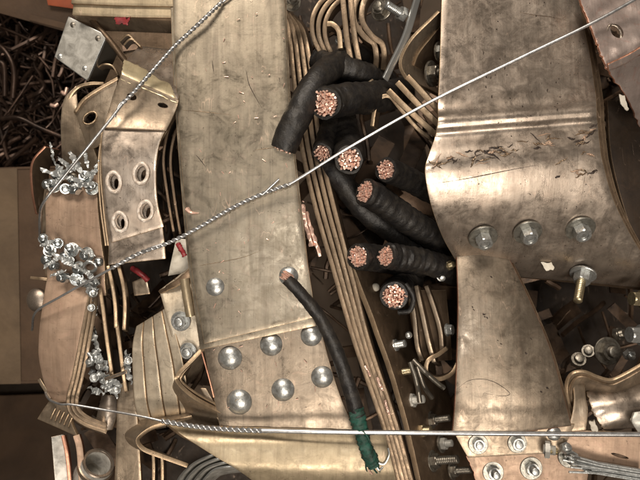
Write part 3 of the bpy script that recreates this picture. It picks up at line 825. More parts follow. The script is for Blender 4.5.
# torn plate in the top right corner
t = thing('torn_plate', P(620, 40, 0), 'torn reddish copper plate with an oval hole in the upper corner', 'copper plate')
pl = bar('plate', [(576, -14, .020), (584, 12, .024), (593, 36, .028), (600, 52, .032), (607, 69, .034)], [(672, -14, .006), (672, 8, .014), (672, 20, .022), (672, 30, .028), (672, 40, .032)], .004, [M['red'], M['edge_red']], t, nu=34, nv=30, dent=.004, seed=9, ragged=.0035)
cut(pl, [cutter(614, 33, .02, 5.6, 8.0, 32)])
bpy.context.view_layer.update()
hr = [P(614, 33, .0) for _ in range(1)]
def oval_ring(name, px, py, z, rx, ry, ang, r, mat, parent, n=40, tilt=(0, 0)):
    pts = []
    k = S * (D - z) / D
    a0 = math.radians(ang)
    for i in range(n + 1):
        a = 2 * math.pi * i / n
        u, v = rx * k * math.cos(a), ry * k * math.sin(a)
        q = P(px, py, z) + Vector((u * math.cos(a0) - v * math.sin(a0), u * math.sin(a0) + v * math.cos(a0), 0))
        q.z += tilt[0] * (q.x - P(px, py, z).x) + tilt[1] * (q.y - P(px, py, z).y)
        pts.append(q)
    return tube(name, pts, r, mat, parent, seg=8, sp=False, caps=False, rough=.2)
oval_ring('hole_rim', 614, 33, .0270, 6.2, 8.6, 32, .0016, M['pale'], t)
bar('folded_edge', [(606, 66, .030), (616, 82, .012), (629, 104, -.014), (640, 128, -.05)], [(672, 42, .026), (674, 62, -.004), (674, 88, -.03), (676, 126, -.06)], .004, [M['red'], M['edge_red']], t, nu=20, nv=14, dent=.005, seed=12, ragged=.004)
bar('lip', [(608, 64, .042), (624, 57, .042), (644, 46, .044), (672, 34, .046)], [(609, 71, .036), (626, 63.5, .035), (646, 51.5, .038), (672, 41, .04)], .003, [M['red'], M['edge_red']], t, nu=24, nv=4, dent=.002, seed=13, ragged=.002)
tag(bar('pale_chip', [(619, 94, .0), (621, 104, -.004), (627, 111, -.008)], [(625, 96, .0), (627, 104, -.004), (629, 110, -.008)], .003, [M['white'], M['white']], nu=8, nv=4, ragged=.002), 'pale chip clinging to the torn plate', 'plastic scrap')
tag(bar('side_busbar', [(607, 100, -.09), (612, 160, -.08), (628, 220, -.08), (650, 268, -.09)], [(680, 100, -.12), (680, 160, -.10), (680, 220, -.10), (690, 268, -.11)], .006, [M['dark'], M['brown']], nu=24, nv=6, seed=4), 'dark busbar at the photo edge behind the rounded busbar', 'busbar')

# ================================================================== lower right
t = thing('smooth_busbar', P(505, 350, -.06), 'smooth grey-tan busbar widening downwards with one bright cut edge', 'busbar')
SL = [(456, 250, -.055), (458, 300, -.036), (457, 350, -.026), (455, 400, -.022), (452, 436, -.026)]
SR = [(505, 250, -.055), (529, 298, -.040), (550, 348, -.031), (563, 392, -.026), (572, 426, -.030)]
bar('bar', SL, SR, .005, [M['splice'], M['edge_red']], t, nu=40, nv=14, bulge=.006, dent=.001, seed=14)
bar('lamination', [(a + 1, b, z - .0062) for a, b, z in SL], [(a + 2.5, b + 1, z - .0066) for a, b, z in SR], .004, [M['brown'], E], t, nu=30, nv=6, bulge=.006, dent=.0004, seed=14)
t = thing('bolted_plates', P(520, 460, -.06), 'pinkish bolted copper plates at the bottom edge under the long wire', 'copper plate')
bar('plate', [(452, 429, -.030), (460, 444, -.031), (468, 458, -.032)], [(575, 424, -.030), (568, 440, -.031), (560, 453, -.032)], .005, [M['tan'], E], t, nu=12, nv=16, seed=15)
bar('plate', [(466, 456, -.041), (474, 475, -.042), (480, 500, -.044)], [(592, 446, -.041), (588, 475, -.042), (585, 500, -.044)], .005, [M['pink'], M['edge_red']], t, nu=16, nv=18, seed=16, ragged=.0035)
for x, y, z, r, st, w in ((478, 444, -.031, 6.2, .5, 1.7), (517, 443, -.031, 6.8, .5, 1.5), (493, 472, -.042, 6.6, 1.5, 1.7), (531, 468, -.042, 6.8, 1.5, 1.75), (569, 456, -.041, 7.6, .9, 1.6)):
    nut_bolt(t, x, y, z, r, (.02, .05, 1), st * .8, M['zinc'], M['midzinc'], wr=w * .95)
dome_bolt(t, 554, 433, -.030, 7.5, (0, .2, 1))
t = thing('slotted_bar', P(610, 450, -.06), 'pinkish slotted copper bar running off at the bottom corner', 'busbar')
sb = bar('bar', [(566, 430, -.036), (610, 432, -.034), (675, 440, -.034)], [(562, 462, -.040), (606, 466, -.038), (675, 484, -.038)], .005, [M['pink'], E], t, nu=20, nv=12, seed=17, dent=.0015)
cut(sb, [cutter(620, 456, -.036, 9.5, 1.8, -17)])
t = thing('loose_collar_nut', P(546, 449, -.035), 'loose round nut on a yellowish threaded stub lying among the lower nuts', 'nut')
nut_bolt(t, 543, 449, -.022, 8.6, (.9, -.05, .25), .5, M['steel'], wr=0, h=.7)
put('stub', 'thread', thread_mesh, P(546, 450, -.018), (.95, -.1, .1), (.0078, .0075), M['zincy'], t)
t = thing('shiny_nut', P(563, 450, -.03), 'small shiny steel nut touching the loose round nut', 'nut')
nut_bolt(t, 564, 449, -.026, 6, (.2, .5, .8), .6, M['zinc'], wr=0)
tag(strands('aluminium_strands', None, P(612, 470, -.022), (-.98, .18, .05), .0075, 26, .0013, .09, M['film'], 21, .02, .5), 'frayed bundle of pale aluminium strands at the bottom right edge', 'wire strands')

t = thing('curved_strap', P(590, 385, -.06), 'double copper strap bent in an S above the crumpled bar', 'copper strap')
cv = [(574, 412, -.050), (569, 398, -.040), (568, 384, -.034), (573, 374.5, -.030), (584, 373, -.028), (597, 378, -.028), (610, 381, -.028), (622, 377, -.028), (645, 364, -.03)]
ribbon('strap', cv, .05, .0046, [M['tan'], E], t, lean=(6, 20))
ribbon('lamination', [(a + (4 if i < 4 else 0), b + 4.6, z - .003) for i, (a, b, z) in enumerate(cv)][1:], .045, .0046, [M['tan'], M['mid']], t, lean=(6, 20), seed=3)
bar('tongue', [(572, 376, -.045), (574, 396, -.038), (572, 414, -.034), (566, 432, -.032)], [(584, 378, -.050), (586, 398, -.038), (588, 410, -.032), (586, 430, -.030)], .004, [M['tan'], E], t, nu=16, nv=6, dent=.0015, seed=3)
tag(bar('crumpled_bar', [(586, 392, -.060), (592, 410, -.040), (600, 424, -.036), (606, 432, -.045)], [(660, 376, -.055), (662, 394, -.035), (664, 410, -.034), (668, 424, -.05)], .005, [M['pale'], E], nu=24, nv=20, dent=.004, seed=19, ragged=.003), 'crumpled pale copper bar under the S-shaped strap', 'busbar')
tag(bar('pale_splinter', [(589, 422, -.026), (592, 432, -.026)], [(595, 421, -.024), (599, 432, -.024)], .004, [M['white'], M['white']], nu=6, nv=4, ragged=.004), 'pale splinter poking up beside the S-shaped strap', 'scrap')
tag(bar('grey_lug', [(634, 412, -.022), (632, 422, -.018), (638, 432, -.022)], [(662, 408, -.022), (662, 420, -.018), (662, 432, -.022)], .006, [M['steel'], M['steel']], nu=10, nv=8, seed=2, bulge=.003), 'grey metal lug at the photo edge on the crumpled bar', 'lug')

# bolts standing in the hollow at the right
t = thing('hollow_bar', P(650, 320, -.12), 'dark bar at the right edge carrying a pale bolt and a bright one', 'busbar')
bar('bar', [(646, 255, -.05), (646, 320, -.06), (648, 372, -.06)], [(690, 255, -.03), (690, 320, -.03), (692, 372, -.03)], .008, [M['brown'], E], t, nu=14, nv=6)
a = hex_bolt(t, 642, 299, -.045, 7.6, (-1, .05, .16), M['zincy'], 1.7, 1.2, .5)
b = hex_bolt(t, 641, 335, -.045, 8.6, (-1, .05, .16), M['zinc'], 1.7, 1.2, .5)
for i, (x, y, z, r, d, m, lab) in enumerate(((627, 352, -.08, 6, (.2, -.5, .8), 'zinc', 'small nut with glint at the bottom of the hollow, under the bright bolt'), (607, 351, -.11, 10, (.1, .1, 1), 'dirtyzinc', 'large dim nut lying in the bottom of the dark hollow'), (588, 352, -.12, 7, (-.3, .3, .8), 'dirtyzinc', 'dim nut deep in the hollow beside the large one'), (615, 335, -.12, 7, (.5, .3, .8), 'dirtyzinc', 'dim nut deep in the hollow above the large one'), (577, 362, -.12, 8, (-.1, .5, .8), 'dirtyzinc', 'dim nut just above the bend of the S-shaped strap'))):
    t = thing('fallen_nut', P(x, y, z), lab, 'nut', 'nuts fallen into the hollow')
    nut_bolt(t, x, y, z, r, d, .7, M[m], M['dirtyzinc'], wr=1.4 if i == 1 else 0)

# ================================================================== upper left: bent lug with slots
t = thing('slotted_lug', P(135, 180, -.04), 'bent pale copper lug with four ringed slots, beside the wide grey bar', 'lug')
GL = [(139, 46, -.060), (126, 60, -.030), (121, 76, -.008), (112, 100, -.012), (104, 125, -.004), (101, 150, .0), (102, 178, .0), (106, 212, -.003), (111, 243, -.010)]
GR = [(186, 50, -.065), (184, 78, -.034), (178, 101, -.012), (174, 114, -.014), (167, 128, -.008), (159, 146, -.004), (156, 174, -.003), (158, 204, -.006), (164, 227, -.012)]
g0 = bar('plate', GL, GR, .004, [M['pale'], E], t, nu=54, nv=20, dent=.0013, seed=21)
SLOTS = ((114, 182, 4.4, 7.6, -8), (141, 173.5, 4.8, 7.8, 8), (120, 222, 4.4, 7.4, -10), (145.5, 211, 4.8, 7.6, 6))
cut(g0, [cutter(x, y, 0, a, b, -c) for x, y, a, b, c in SLOTS] + [cutter(132, 97, -.012, 5, 3.4, -20), cutter(163, 105.5, -.012, 5, 2.2, -14)])
gs = bar('shoulder', [(121, 74, -.003), (114, 92, -.006), (108, 112, -.004), (103, 128, .001)], [(179, 100, -.007), (176, 110, -.009), (171, 121, -.007), (166, 131, -.004)], .003, [M['tan'], M['mid']], t, nu=24, nv=16, dent=.0010, seed=29)
cut(gs, [cutter(132, 97, -.008, 5, 3.4, -20), cutter(163, 105.5, -.008, 5.5, 2.6, -14)])
for x, y, a, b, c in SLOTS:
    oval_ring('slot_ring', x, y , -.0005 if y < 200 else -.0045, a + 2.2, b + 2.2, -c, .0027, M['ring'], t)
g1 = bar('lamination', [(104, 128, -.012), (101, 160, -.010), (103, 200, -.012), (108, 240, -.016), (108, 265, -.020)], [(168, 130, -.016), (158, 150, -.013), (157, 195, -.013), (163, 230, -.018), (165.5, 259, -.022)], .004, [M['pale'], E], t, nu=34, nv=14, dent=.001, seed=22)
cut(g1, [cutter(x + 2.6, y + 2.5, -.01, a * .62, b * .8, -c) for x, y, a, b, c in SLOTS])
for k in range(2):
    ribbon('side_lamination', [(104 - k * 3, 128 + 4 * k, -.012), (99.5 - k * 2, 165, -.008 - .004 * k), (102 - k * 2.5, 205, -.010 - .004 * k), (107 - k * 2.5, 246, -.016 - .004 * k)], .03, .0026, [M['tan'], E], t, lean=(2, 0), seed=k)

t = thing('rounded_lug', P(90, 120, -.05), 'tan copper lug with one oval hole and rounded nose above the bolt rows', 'lug')
r0 = bar('plate', [(118, 78, -.018), (100, 88, -.016), (84, 100, -.018), (75, 112, -.024)], [(112, 128, -.020), (106, 134, -.020), (98, 146, -.024), (88, 150, -.032)], .004, [M['tan'], E], t, nu=24, nv=20, dent=.0012, seed=23)
cut(r0, [cutter(90, 118, -.02, 6.8, 4.4, 38)])
oval_ring('hole_rim', 90, 118, -.0185, 7.6, 5.2, 38, .0012, M['edge'], t)
ribbon('edge_lamination', [(117, 77, -.014), (98, 87.5, -.012), (83, 98, -.013), (73.5, 111, -.019)], .02, .004, [M['tan'], E], t, lean=(0, 3))
ribbon('nose_lamination', [(104, 82, -.034), (90, 82, -.030), (77, 86, -.030), (68, 98, -.032), (70, 112, -.035)], .03, .0042, [M['tan'], E], t, lean=(0, 2), seed=2)
bar('neck', [(76, 86, -.036), (64, 100, -.034), (61, 128, -.032), (63, 160, -.044), (66, 186, -.06)], [(78, 108, -.034), (80, 116, -.030), (86, 134, -.028), (97, 158, -.036), (101, 184, -.052)], .006, [M['tan'], E], t, nu=28, nv=10, dent=.0018, seed=24)

# small steel plate, bits round it
t = thing('square_steel_plate', P(80, 48, -.08), 'small grey square steel plate with four bolt ends beside the wire scrap', 'steel plate')
q = bar('plate', [(68, 16, -.050), (54, 57, -.056)], [(107, 35, -.040), (87, 81, -.046)], .005, [M['steel'], M['zinc']], t, nu=12, nv=12, dent=.0006, seed=25, bev=.0012)
for x, y, zz in ((73, 24.5, -.0490), (98, 38, -.0424), (60, 56, -.0538), (85, 68, -.0472)):
    put('bolt_end', 'dome', dome_mesh, P(x, y, zz), (-.1, .1, 1), (.0042, .0032), M['dirtyzinc'] if y < 40 else M['zinc'], t)
bar('flange', [(88, 79, -.052), (97, 58, -.05), (107, 36, -.046)], [(104, 84, -.085), (112, 66, -.085), (120, 48, -.08)], .003, [M['dirtyzinc'], M['zinc']], t, nu=10, nv=4)
tag(tube('copper_rod', PP([(90, 18, -.055), (104, 34, -.045), (114, 46, -.045), (126, 62, -.05)]), .0042, M['brown'], seg=10, rough=.1), 'bent brown rod running from the steel plate to the pale lug', 'copper rod')
for i, (pp, lab) in enumerate((([(120, 42, -.05), (128, 36, -.046), (136, 44, -.05)], 'small shiny copper clip lying under the top bar'), ([(124, 46, -.05), (131, 40, -.046), (140, 47, -.05)], 'second shiny copper clip, nearer the slotted lug'), ([(98, 68, -.06), (104, 65, -.055), (112, 67, -.055), (117, 76, -.06)], 'curled brown copper clip above the rounded lug'))):
    tag(ribbon('copper_clip', pp, .014, .0028, [M['pale'] if i < 2 else M['tan'], E], None, lean=(3, 4)), lab, 'copper clip', 'small clips under the top bar')
t = thing('layered_top_bar', P(120, 5, -.06), 'pale layered copper bar lying across the top beside the wide grey bar', 'busbar')
for k in range(3):
    bar('lamination', [(72 + k, -26 + 12 * k, -.022 - .004 * k), (120, -24 + 12 * k, -.022 - .004 * k), (182, -22 + 12 * k, -.024 - .004 * k)], [(70 + k, -8 + 11.5 * k, -.022 - .004 * k), (120, -6 + 11.5 * k, -.022 - .004 * k), (182, -5 + 11.5 * k, -.024 - .004 * k)], .005, [M['gold'], E], t, nu=16, nv=6, seed=30 + k)
bar('side', [(73, 13, -.036), (120, 16, -.036), (180, 19, -.038)], [(80, 30, -.075), (125, 32, -.075), (182, 34, -.075)], .005, [M['tan'], E], t, nu=16, nv=6, seed=33)
tag(bar('red_scrap', [(114, 16, -.030), (116, 24, -.034)], [(130, 18, -.030), (127, 25, -.034)], .003, [M['redp'], M['redp']], nu=8, nv=6, dent=.003, ragged=.005, seed=4), 'small torn red plastic scrap under the top bar', 'plastic scrap')

# ================================================================== far left: blocks with rows of bolt heads
t = thing('bolted_block', P(72, 220, -.1), 'pinkish copper block with rows of small shiny bolt heads at the left', 'busbar')
bar('plate', [(48, 178, -.050), (46, 200, -.036), (45, 236, -.036), (46, 262, -.040), (48, 296, -.048)], [(98, 174, -.040), (98, 200, -.026), (101, 238, -.026), (104, 262, -.030), (106, 296, -.040)], .007, [M['pink'], E], t, nu=30, nv=14, dent=.0028, seed=35)
bar('lamination', [(46, 180, -.060), (43, 200, -.046), (42, 236, -.046), (44, 262, -.050), (46, 290, -.058)], [(98, 176, -.05), (98, 200, -.036), (102, 238, -.036), (106, 262, -.040), (108, 290, -.050)], .02, [M['tan'], E], t, nu=20, nv=6, dent=.001, seed=35)
for x, y, r in ((46, 184, 5), (55, 187, 5.2), (66, 188, 5.6), (78, 190, 6), (93, 189, 5.4), (46, 240, 5.4), (59, 244, 5.4), (72, 250, 5.6), (46, 259, 5.8), (57, 266, 5.2), (67, 277, 5.4), (77, 279, 5.2), (88, 254, 5.4), (70, 262, 5), (98, 262, 4.6), (86, 283, 5), (60, 176, 5), (72, 178, 5.2), (86, 178, 5.4), (50, 251, 4.8), (64, 256, 5), (80, 268, 5.2), (97, 281, 5)):
    z = -.034 + (x - 46) * .00018
    dd = (random.uniform(-.5, .3), random.uniform(-.3, .6), 1)
    if (x + y) % 5:
        nut_bolt(t, x, y, z, r * 1.05, dd, random.choice([.5, .9, 1.3]), M['whitesteel'], M['zinc'], wr=random.choice([0, 1.3]), h=1.3)
    else:
        put('bolt_head', 'dome', dome_mesh, P(x, y, z), dd, (r * S * 1.1, r * S * 1.5), M['whitesteel'], t)
t2 = oval_ring('ring_washer', 90, 267, -.018, 6.2, 5, 10, .0024, M['zinc'], t, tilt=(0, .4))
tag(bar('orange_edged_plate', [(46, 147, -.075), (33, 163, -.070), (33, 190, -.070), (37, 214, -.075)], [(60, 150, -.10), (50, 168, -.10), (50, 194, -.10), (54, 216, -.10)], .004, [M['brown'], M['edge_red']], nu=20, nv=6, seed=36), 'brown plate with reddish cut edge sticking out behind the bolted block', 'copper plate')

def film(name, lab, pieces, seed):
    """crumpled torn film: several folded strips"""
    rnd = random.Random(seed)
    t = thing(name, P(pieces[0][0], pieces[0][1], pieces[0][2]), lab, 'film scrap')
    for i, (x0, y0, z0, x1, y1, z1, w) in enumerate(pieces):
        a, b = P(x0, y0, z0), P(x1, y1, z1)
        n = 14
        L, R = [], []
        dirv = (b - a).normalized(); side = dirv.cross(Vector((0, 0, 1))).normalized()
        for k in range(n + 1):
            c = a.lerp(b, k / n) + Vector((0, 0, rnd.uniform(-.002, .002)))
            ww = w * S * (0.35 + 0.65 * math.sin(math.pi * min(1, (k + .6) / n))) * rnd.uniform(.6, 1.2)
            tw = rnd.uniform(-.9, .9)
            off = (side * math.cos(tw) + Vector((0, 0, 1)) * math.sin(tw)) * ww * .5
            L.append(c + off); R.append(c - off)
        link('strip', loft(L, R, .0006, nu=28, nv=5, dent=.0028, seed=seed + i, bev=0, ragged=.002), [M['film'], M['film']], t, smooth=60)
    return t
film('torn_film', 'torn whitish film bunched over the upper row of bolt heads', [(40, 169, -.018, 86, 183, -.008, 7), (50, 142, -.030, 56, 166, -.020, 4), (56, 166, -.022, 66, 178, -.014, 10), (70, 152, -.020, 84, 178, -.010, 8), (84, 176, -.014, 98, 170, -.012, 7), (62, 172, -.018, 80, 164, -.012, 8), (84, 150, -.02, 88, 168, -.014, 5), (46, 184, -.018, 66, 178, -.010, 6), (70, 186, -.012, 94, 184, -.008, 6), (58, 158, -.024, 74, 170, -.014, 6), (90, 182, -.012, 99, 160, -.012, 4)], 40)
film('torn_film', 'torn whitish film between the two lower rows of bolt heads', [(52, 253, -.016, 82, 270, -.010, 7), (44, 268, -.022, 60, 256, -.014, 6), (62, 258, -.016, 74, 262, -.010, 7), (40, 246, -.02, 56, 240, -.012, 5), (66, 276, -.014, 92, 284, -.010, 6), (74, 246, -.014, 96, 256, -.010, 5), (50, 276, -.02, 66, 270, -.012, 5), (84, 270, -.012, 100, 284, -.012, 6)], 50)
film('torn_film', 'grey-white film crumpled around the foot of the thin upright strips', [(88, 326, -.04, 100, 352, -.03, 9), (92, 350, -.03, 108, 372, -.026, 12), (88, 372, -.034, 112, 384, -.028, 12), (100, 386, -.034, 120, 392, -.03, 9), (126, 350, -.03, 130, 372, -.028, 8), (96, 336, -.036, 92, 322, -.05, 3), (88, 282, -.03, 92, 306, -.03, 8), (92, 300, -.032, 96, 316, -.034, 8), (84, 282, -.024, 98, 290, -.02, 7), (96, 372, -.024, 122, 386, -.022, 10), (90, 358, -.03, 104, 362, -.022, 9), (104, 380, -.024, 118, 398, -.026, 8), (88, 388, -.036, 104, 394, -.03, 8), (124, 364, -.026, 132, 384, -.028, 7)], 60)
for x, y, r, lab in ((94, 378, 5, 'small shiny nut caught in crumpled film, lowest one'), (102, 366, 4.6, 'small shiny nut buried in crumpled film, middle one'), (116, 390, 4.6, 'small shiny nut at the end of the crumpled film'), (92, 362, 4.4, 'small shiny nut in film just below the ring'), (108, 380, 4.6, 'small shiny nut in the thick of the film beside the crossing sliver'), (94, 294, 4.4, 'small shiny nut just under the bolt rows'), (92, 308, 4.2, 'second small shiny nut below the bolt rows'), (128, 360, 4.4, 'small shiny nut beyond the upright strips')):
    t = thing('film_nut', P(x, y, -.03), lab, 'nut', 'nuts caught in the film')
    nut_bolt(t, x, y, -.028, r, (random.uniform(-.4, .4), random.uniform(-.2, .5), .9), .8, M['zinc'], wr=0)
tag(oval_ring('steel_ring', 87, 359, -.026, 5.6, 6.2, 0, .0030, M['zinc'], None, tilt=(.3, .2)), 'shiny steel ring beside the crumpled film', 'ring')

# big U-shaped bar, lower left
t = thing('u_shaped_busbar', P(60, 350, -.1), 'pinkish laminated busbar bent in a U at the lower left', 'busbar')
bar('plate', [(47, 276, -.045), (43, 300, -.036), (39, 330, -.032), (38, 355, -.034), (43, 380, -.040), (51, 400, -.050)], [(92, 282, -.038), (87, 305, -.026), (82, 332, -.020), (76, 358, -.020), (71, 382, -.026), (68, 402, -.036)], .006, [M['pink'], E], t, nu=34, nv=12, dent=.0012, seed=41, bulge=.003)
for k in range(3):
    o = k * 4.2
    ribbon('lamination', [(90 + o * .6, 284, -.036), (85 + o * .9, 310, -.024), (79 + o, 340, -.018), (72 + o, 375, -.018), (66.5 + o, 398, -.020), (69 + o * .9, 413 - o * .4, -.020), (82 + o * .5, 425 - o * .75, -.020), (106, 434 - o * .8, -.022)], .07, .0050, [M['tan'], M['mid']], t, lean=(-2 + k, 1), seed=k, dz=-.0015 * k)
bar('tab', [(51, 398, -.045), (44, 408, -.040), (37, 419, -.038)], [(70, 409, -.030), (72, 424, -.030), (78, 437, -.032)], .005, [M['tan'], E], t, nu=12, nv=10, dent=.0006, seed=43)
for k in range(5):
    x = 52 + k * 4.4
    ribbon('rib', [(x + 3, 408 + k * 1.8, -.033 + k * .0012), (x, 414 + k * 1.9, -.032 + k * .001), (x - 2, 419 + k * 2.0, -.033 + k * .0009)], .004, .0016, [M['edge'], M['edge']], t, lean=(0, 0))
bar('spur', [(37, 380, -.05), (43, 390, -.045), (50, 400, -.048)], [(40, 378, -.05), (46, 388, -.045), (53, 398, -.048)], .004, [M['tan'], E], t, nu=8, nv=3)
put('domed_cap', 'dome', dome_mesh, P(36, 300, -.062), (-.3, 0, 1), (.0165, .015), M['pale'], t)
ribbon('tab', [(30, 279, -.05), (40, 280, -.045), (48, 281, -.046)], .02, .004, [M['pink'], E], t)

# thin strips standing upright
for i, (pp, lab) in enumerate((
    ([(98, 288, -.030), (101, 310, -.022), (105, 342, -.020), (110, 376, -.026)], 'thin upright copper strip touching the grey-white film'),
    ([(106, 266, -.026), (110, 284, -.020), (113, 305, -.020), (114, 328, -.026)], 'thin upright copper strip ending short under the slanting wire'),
    ([(116, 264, -.028), (121, 285, -.022), (123, 305, -.022), (122, 330, -.028)], 'thin upright copper strip with curved tip, last of the row'),
    ([(114, 318, -.030), (117, 340, -.024), (121, 372, -.026), (124, 392, -.032)], 'thin upright copper strip reaching lowest of the row'))):
    tag(ribbon('upright_strip', pp, .05, .0050, [M['tan'], E], None, lean=(3, 2), seed=i), lab, 'copper strip', 'thin upright strips')
tag(bar('crossing_sliver', [(104, 378, -.016), (126, 370, -.012)], [(105, 381, -.016), (127, 373.5, -.012)], .002, [M['pale'], E], nu=8, nv=3), 'small sliver lying across the feet of the upright strips', 'copper scrap')

# ribbed pale bar, plate with two bolts
t = thing('ribbed_bar', P(155, 370, -.06), 'pale shiny grooved copper bar curling under at its lower end', 'busbar')
BL = [(136, 326, -.045), (132, 345, -.028), (132, 375, -.020), (134, 405, -.026), (140, 424, -.045), (146, 432, -.08)]
BR = [(168, 306, -.035), (175, 330, -.022), (183, 362, -.014), (188, 392, -.018), (190, 412, -.036), (186, 424, -.08)]
cuts = [0, .24, .52, .80, 1.0]
for k in range(4):
    a, b = cuts[k], cuts[k + 1]
    mixp = lambda f: [(l[0] + (r[0] - l[0]) * f, l[1] + (r[1] - l[1]) * f, l[2] + (r[2] - l[2]) * f - (.0008 if k % 2 else 0)) for l, r in zip(BL, BR)]
    bar('strip', mixp(a + .003), mixp(b - .003), .005, [M['bright'], E], t, nu=30, nv=6, dent=.0008, seed=44, bev=.0012)
t = thing('bolted_lug', P(180, 320, -.05), 'pale copper lug with two hexagon bolts tucked beside the wide grey bar', 'lug')
bar('plate', [(159, 290, -.034), (164, 308, -.026), (171, 335, -.022), (179, 360, -.022)], [(196, 262, -.038), (198, 296, -.028), (203, 330, -.024), (206, 352, -.024)], .005, [M['bright'], E], t, nu=18, nv=12, dent=.001, seed=46, ragged=.001)
bar('torn_lip', [(158, 291, -.034), (170, 283, -.028), (180, 276, -.028), (192, 266, -.030)], [(160, 294, -.032), (172, 288, -.024), (184, 282, -.024), (195, 274, -.028)], .003, [M['brown'], E], t, nu=18, nv=4, dent=.002, seed=47, ragged=.002)
nut_bolt(t, 181, 321, -.021, 7.2, (-.1, -.05, 1), .5, M['zinc'], wr=1.4)
nut_bolt(t, 188.5, 351, -.018, 6.8, (-.1, -.1, 1), .5, M['zinc'], wr=1.3)
tag(tube('short_rod', PP([(184.5, 279, -.012), (187, 296, -.010), (190.5, 316, -.012)]), .0062, M['gold'], seg=14, rough=.06), 'short tan rod lying on the two-bolt lug', 'copper rod')
tag(bar('pale_offcut', [(168, 276, -.05), (172, 256, -.045), (176, 238, -.05)], [(192, 272, -.05), (193, 256, -.042), (194, 240, -.046)], .004, [M['white'], M['white']], nu=10, nv=6, dent=.002, seed=3), 'pale offcut between the two-bolt lug and the slanting wire', 'scrap')
tag(tube('red_scrap', PP([(178, 244, -.036), (181, 249, -.032), (185, 256, -.034)]), .0036, M['redp'], seg=8, rough=.3), 'short bright red plastic piece beside the wide grey bar', 'plastic scrap')
tag(tube('red_scrap', PP([(132, 268, -.06), (140, 273, -.056), (148, 280, -.062)]), .0042, M['redp'], seg=10, rough=.2), 'dark red plastic rod in the gap under the slotted lug', 'plastic scrap')
tag(bar('dim_lug', [(132, 282, -.075), (134, 296, -.075)], [(146, 276, -.075), (150, 294, -.075)], .005, [M['tan'], E], nu=8, nv=6, seed=9), 'dim square copper lug in the dark gap beside the red rod', 'lug')
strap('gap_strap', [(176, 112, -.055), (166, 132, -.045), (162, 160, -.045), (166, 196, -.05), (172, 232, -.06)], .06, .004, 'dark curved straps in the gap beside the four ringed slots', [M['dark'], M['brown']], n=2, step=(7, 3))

# ================================================================== bottom left
tag(bar('upright_bar', [(118, 384, -.046), (117, 410, -.036), (116, 440, -.034), (114, 496, -.036)], [(138, 380, -.046), (137, 410, -.036), (139, 440, -.034), (142, 496, -.036)], .008, [M['tan'], E], nu=24, nv=8, dent=.0012, seed=50), 'tan upright copper bar at the bottom beside the open pipe', 'busbar')
tag(bar('pale_cone', [(102, 394, -.055), (97, 414, -.048), (94, 430, -.045)], [(117, 396, -.055), (117, 414, -.048), (112, 430, -.045)], .006, [M['pale'], E], nu=12, nv=8, bulge=.006, seed=51, dent=.001), 'pale rounded bar end inside the U-shaped busbar', 'copper scrap')
t = thing('looped_strap', P(150, 445, -.08), 'copper strap looped open under the grooved bar at the bottom', 'copper strap')
ribbon('strap', [(192, 415, -.030), (172, 420, -.024), (152, 426, -.018), (138, 436, -.014), (136.5, 444, -.014), (144, 452, -.016), (162, 459, -.020), (187, 468, -.026)], .036, .0060, [M['tan'], E], t, lean=(-20, -9))
for k, x in enumerate((151.5, 160)):
    tag(ribbon('edge_strip', [(x, 455, -.036), (x + .5, 470, -.034), (x, 498, -.036)], .05, .0044, [M['brown'], E], None, lean=(3, 0), seed=k), ('narrow upright strip below the looped strap, next to the tan bar', 'narrow upright strip below the looped strap, nearer the grey straps')[k], 'copper strip')
t = thing('curled_steel_straps', P(200, 470, -.05), 'curled grey steel straps at the bottom edge below the twisted wire', 'steel strap')
for k in range(4):
    ribbon('strap', [(174 + 8 * k, 490, -.05), (181 + 8 * k, 476 + k, -.036), (194 + 7 * k, 464 + k * 2, -.028), (212 + 6 * k, 455 + k * 4, -.026), (226 + 4 * k, 452 + k * 5, -.034)], .05, .0024, [M['steel'], M['zinc']], t, lean=(6, 6), seed=k, dz=-.005 * k)
# pipe
t = thing('open_pipe', P(96, 470, -.08), 'short grey pipe with open end and collar at the bottom left', 'pipe')
def pipe(name, parent, a, b, prof, mat, seg=32):
    me = shade(lathe(prof, seg, name), 40)
    me.materials.append(mat)
    o = bpy.data.objects.new(name, me); COL.objects.link(o)
    d = (b - a).normalized()
    o.matrix_world = Matrix.Translation(a) @ Vector((0, 0, 1)).rotation_difference(d).to_matrix().to_4x4()
    mw = o.matrix_world.copy(); o.parent = parent; o.matrix_parent_inverse = world_of(parent).inverted(); o.matrix_basis = mw
    return o
pa, pb = P(84, 484, -.062), P(104, 455, -.026)
pipe('body', t, pa, pb, [(.0125, .0), (.0225, .0), (.0225, .052), (.0222, .0535), (.0178, .0535), (.0172, .052), (.0168, .02), (.0, .02)], M['steel'])
pipe('collar', t, pa, pb, [(.0228, .040), (.0246, .041), (.0246, .0475), (.0228, .0485), (.0228, .040)], M['tan'])
pipe('rim', t, pa, pb, [(.0176, .0532), (.0215, .0532), (.0222, .0545), (.0212, .0562), (.0182, .0562), (.0174, .0545), (.0176, .0532)], M['pale'])
tag(ribbon('pink_strip', [(73, 436, -.030), (76.5, 452, -.024), (79, 496, -.026)], .04, .0085, [M['edge_red'], M['pink']], None, lean=(2, 0)), 'pinkish copper strip standing upright beside the open pipe', 'copper strip')
tag(bar('grey_strip', [(51, 437, -.040), (53, 460, -.036), (56, 496, -.036)], [(64, 434, -.046), (68, 460, -.044), (72, 496, -.044)], .005, [M['steel'], M['pale']], nu=14, nv=8, dent=.001, seed=52), 'greenish grey metal strip at the bottom left corner of the heap', 'steel strip')
tag(ribbon('rusty_strip', [(61, 436, -.028), (65, 456, -.026), (69, 496, -.028)], .03, .005, [M['edge_red'], M['edge_red']], None, lean=(2, 0)), 'rusty red strip between the greenish grey strip and the pinkish one', 'copper strip')

